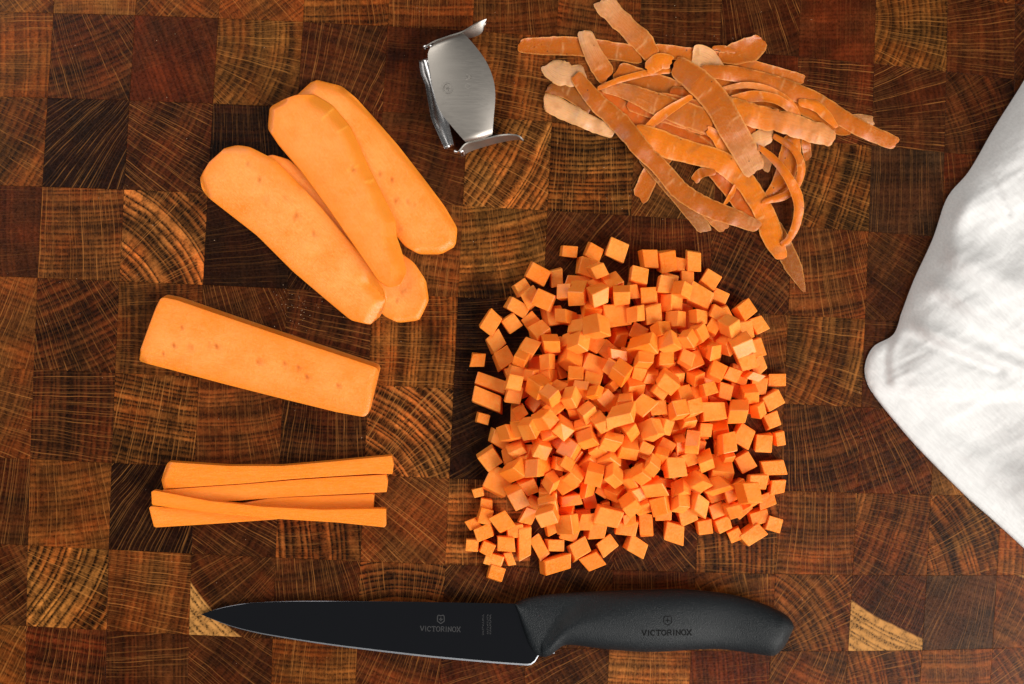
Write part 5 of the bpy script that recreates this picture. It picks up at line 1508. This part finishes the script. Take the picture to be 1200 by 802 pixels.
PEELS = [
 ('deep orange peel buried at the top middle of the peelings', [(722, 82), (745, 92), (772, 101), (800, 110)], [22, 26, 26, 22], 'o', (.1, .1)),
 ('deep orange peel buried under the streaky peel', [(700, 108), (738, 134), (790, 160), (842, 176)], [24, 32, 32, 26], 'd', (.05, .05)),
 ('deep orange peel hidden at the middle of the pile, right of the fold', [(784, 112), (828, 130), (868, 150)], [26, 34, 28], 'd', (.05, .1)),
 ('deep orange peel hidden below the wide pale-tipped peel', [(765, 148), (812, 172), (852, 200)], [22, 30, 26], 'd', (.05, .05)),
 ('broad deep orange peel filling the centre of the pile under the streaky one', [(735, 118), (785, 128), (835, 142), (885, 158)], [22, 34, 36, 24], 'd', (.05, .1)),
 ('broad orange peel under the arched strips at the upper right', [(800, 88), (845, 98), (890, 108), (935, 124)], [24, 32, 30, 18], 'o', (.1, .1)),
 ('short rounded peel end poking out at the lower left of the peelings', [(782, 180), (764, 202), (749, 233)], [18, 20, 19], 'o', (.1, .25)),
 ('brown peel lying just below the long left peel, with a pale tip', [(752, 182), (775, 207), (797, 232), (815, 255), (827, 271)], [14, 17, 18, 17, 15], 'b', (.05, .1, .5)),
 ('short peel stub under the end of the long left peel', [(826, 246), (838, 257), (850, 269)], [13, 16, 14], 'o', (.3, .5)),
 ('dark orange peel inside the open lower part of the pile', [(832, 196), (858, 222), (884, 257)], [16, 22, 22], 'd', (.05, .1)),
 ('brownish peel end at the far left, just above the white scalloped one', [(641, 105), (658, 106), (676, 113), (694, 128)], [13, 16, 20, 20], 'b', (.1, .05)),
 ('whitish scalloped peel at the left edge of the peelings', [(638, 118), (654, 126), (672, 135), (690, 143), (720, 158)], [19, 21, 19, 17, 12], 'p', (.75, .95, .9)),
 ('pale crinkled knobbly peel end at the upper left', [(641, 75), (653, 84), (668, 88), (686, 88)], [22, 26, 24, 20], 'g', (.8, .75, .3)),
 ('flat orange peel pointing left, leftmost of all the peelings', [(608, 53), (629, 54), (656, 54), (690, 56), (726, 61), (752, 66)], [15, 20, 21, 21, 20, 18], 'o', (.25, .08, .1)),
 ('slim orange peel running right along the top of the pile', [(768, 60), (810, 64), (850, 70), (880, 78), (915, 87), (943, 94)], [16, 15, 15, 15, 14, 11], 'o', (.1, .1, .35)),
 ('leaf-shaped peel at the upper right of the pile', [(842, 68), (861, 63), (879, 58), (894, 47)], [10, 24, 27, 18], 'o', (.15, .25)),
 ('tiny spiky scrap of peel beside the leaf-shaped one', [(835, 56), (848, 57), (862, 61)], [4, 7, 4], 'o', (.2, .2)),
 ('small pale triangular peel near the top middle', [(812, 66), (826, 67), (848, 81)], [26, 22, 6], 'p', (.9, .6)),
 ('short pale peel lying across the leftmost flat peel', [(685, 36), (690, 52), (699, 70), (712, 92)], [17, 19, 22, 24], 'o', (.9, .55, .1)),
 ('pale ridged peel reaching the top edge of the picture', [(705, 1), (721, 18), (739, 36), (755, 52), (766, 68)], [24, 23, 23, 25, 20], 'o', (.9, .5, .35, .2)),
 ('pale peel tip behind the long peel at the far right', [(985, 143), (1004, 141), (1024, 142)], [12, 14, 11], 'b', (.4, .6)),
 ('dark orange peel under the long right peel', [(922, 112), (957, 130), (980, 149), (998, 153)], [20, 24, 20, 10], 'o', (.05, .2)),
 ('long peel reaching farthest right, towards the towel', [(820, 83), (856, 86), (890, 93), (923, 104), (957, 120), (986, 138), (1013, 153), (1050, 169)], [14, 17, 18, 20, 21, 19, 18, 16], 'o', (.2, .25, .15, .35)),
 ('streaky orange peel lying lengthwise through the middle', [(706, 102), (735, 108), (768, 121), (802, 134), (836, 145)], [12, 19, 25, 28, 28], 'o', (.45, .25, .1)),
 ('narrow orange strip slanting up to the folded peel', [(700, 104), (726, 94), (757, 86), (786, 83)], [5, 7, 7, 6], 'y', (.1, .2)),
 ('narrow pointed orange strip in the middle of the pile', [(757, 152), (771, 139), (789, 126), (811, 113)], [8, 11, 9, 6], 'y', (.1, .1)),
 ('thin pale strip curving over the right half of the pile', [(843, 105), (874, 100), (901, 105), (926, 120), (937, 136)], [4, 7, 7, 7, 5], 'y', (.6, .4, .1)),
 ('orange strip bent in an arc right of the middle', [(852, 120), (883, 113), (908, 116), (926, 127), (936, 140)], [11, 13, 11, 10, 8], 'y', (.1, .15)),
 ('curled pointed strip under the long right peel', [(936, 120), (955, 124), (968, 135), (981, 150)], [8, 12, 11, 5], 'y', (.1, .2)),
 ('small pointed orange peel left of the wide pale-tipped one', [(829, 152), (843, 164), (860, 187)], [9, 16, 18], 'y', (.05, .1)),
 ('broad orange peel standing inside the two loops', [(929, 160), (924, 190), (915, 215), (896, 236)], [20, 25, 21, 9], 'y', (.1, .1)),
 ('short peel stub hanging below the pale scalloped right peel', [(944, 160), (945, 173), (947, 187)], [9, 10, 8], 'o', (.1, .3)),
 ('small pale stub right of the wide peel tip', [(899, 176), (898, 188), (896, 200)], [12, 13, 11], 'p', (.4, .6)),
 ('small pale scrap between the wide peel and the scalloped right peel', [(880, 166), (892, 162), (906, 158)], [14, 20, 14], 'p', (.4, .6)),
 ('pale orange peel with scalloped edges at the right of the pile', [(848, 124), (870, 131), (890, 138), (912, 142), (935, 149), (957, 156), (978, 163)], [22, 25, 27, 24, 25, 25, 17], 'y', (.2, .3, .5, .65)),
 ('brown-orange peel tip at the bottom, lowest of all the peelings', [(905, 262), (921, 295), (932, 318), (943, 343)], [18, 21, 19, 3], 'b', (.1, .3)),
 ('wide orange peel winding down to the lower right', [(742, 155), (777, 169), (809, 179), (843, 189), (869, 209), (886, 232), (898, 255), (906, 280), (917, 303)], [24, 28, 26, 24, 25, 23, 22, 25, 14], 'y', (.05, .05, .2, .2, .15)),
 ('small orange fold at the top end of the wide peel', [(758, 82), (773, 72), (787, 74)], [14, 19, 16], 'y', (.15, .15)),
 ('long brown-orange peel crossing the whole left side on top', [(674, 88), (700, 120), (730, 148), (752, 175), (774, 197), (800, 226), (829, 243), (860, 255), (890, 267)], [14, 20, 23, 21, 19, 21, 21, 20, 13], 'o', (.05, .03, .05, .1, .5)),
 ('wide peel on top of the middle with a broad pale rounded tip', [(790, 76), (813, 92), (838, 117), (858, 151), (876, 183), (886, 202)], [24, 30, 31, 31, 30, 26], 'o', (.1, .15, .35, .75)),
 ('tiny curled crumb of peel in the gap of the pile', [(813, 213), (822, 203), (838, 202)], [10, 11, 6], 'o', (.1, .1)),
 ('thread-like strip in the gap under the wide winding peel', [(862, 217), (857, 228), (849, 240)], [4, 6, 3], 'y', (.2, .1)),
 ('thin strip curled in the smaller loop at the right', [(906, 159), (929, 174), (939, 193), (935, 214), (921, 229), (893, 237)], [6, 8, 9, 9, 9, 5], 'y', (.2, .1, .1)),
 ('thin strip curled in the big outer loop at the lower right', [(889, 172), (909, 189), (926, 212), (936, 238), (933, 263), (924, 281), (915, 287)], [6, 9, 10, 12, 11, 9, 6], 'y', (.15, .1, .1)),
]
OPT0 = {9: dict(scallop=.11), 10: dict(scallop=.13, camber=2), 17: dict(scallop=.10, camber=2), 32: dict(scallop=.10), 36: dict(scallop=.07, camber=1.8), 37: dict(camber=1.6, scallop=.03),
       40: dict(lift=7), 41: dict(lift=16), 24: dict(lift=2.5), 25: dict(lift=2.0), 28: dict(twist=.35), 34: dict(camber=1.5), 20: dict(camber=1.5), 13: dict(scallop=.09, twist=-.2), 3: dict(twist=.15)}
OPT = {(k if k < 4 else k + 2): v for k, v in OPT0.items()}
for i, (lab, pts, wd_, tn, pl) in enumerate(PEELS):
    peel(lab, pts, wd_, tn, pl, seed=i + 1, **OPT.get(i, {}))

# ---------------------------------------------------------------- crumbs and dust on the board
CRUMB = simple('pale_crumb', (0.62, 0.42, 0.26), 0.7)
rc = random.Random(9)
cv_, cf_ = [], []
def crumb(x, y, z, r):
    b = len(cv_)
    p = Vector(P(x, y, z))
    for d in ((1, 0, 0), (-.5, .8, 0), (-.5, -.8, 0), (0, 0, .8)):
        cv_.append(tuple(p + Vector((d[0] * rc.uniform(.5, 1.2), d[1] * rc.uniform(.5, 1.2), d[2])) * r * S))
    cf_.extend([(b + 2, b + 1, b), (b, b + 1, b + 3), (b + 1, b + 2, b + 3), (b + 2, b, b + 3)])
for _ in range(170):
    crumb(rc.uniform(0, 1010), rc.uniform(0, 802), 0.3, rc.uniform(0.3, 0.75))
for _ in range(60):
    crumb(rc.gauss(345, 14), rc.gauss(385, 60) if rc.random() < .3 else rc.gauss(362, 14), 0.3, rc.uniform(0.3, 0.8))
for _ in range(50):
    a = rc.uniform(0, 6.28); crumb(810 + 150 * math.cos(a) * rc.uniform(.6, 1.1), 150 + 110 * math.sin(a), 0.3, rc.uniform(0.4, 0.9))
crumbs = mesh_obj('crumbs', cv_, cf_, CRUMB)
tag(crumbs, 'tiny pale carrot crumbs and dust scattered over the board', 'crumbs', kind='stuff')
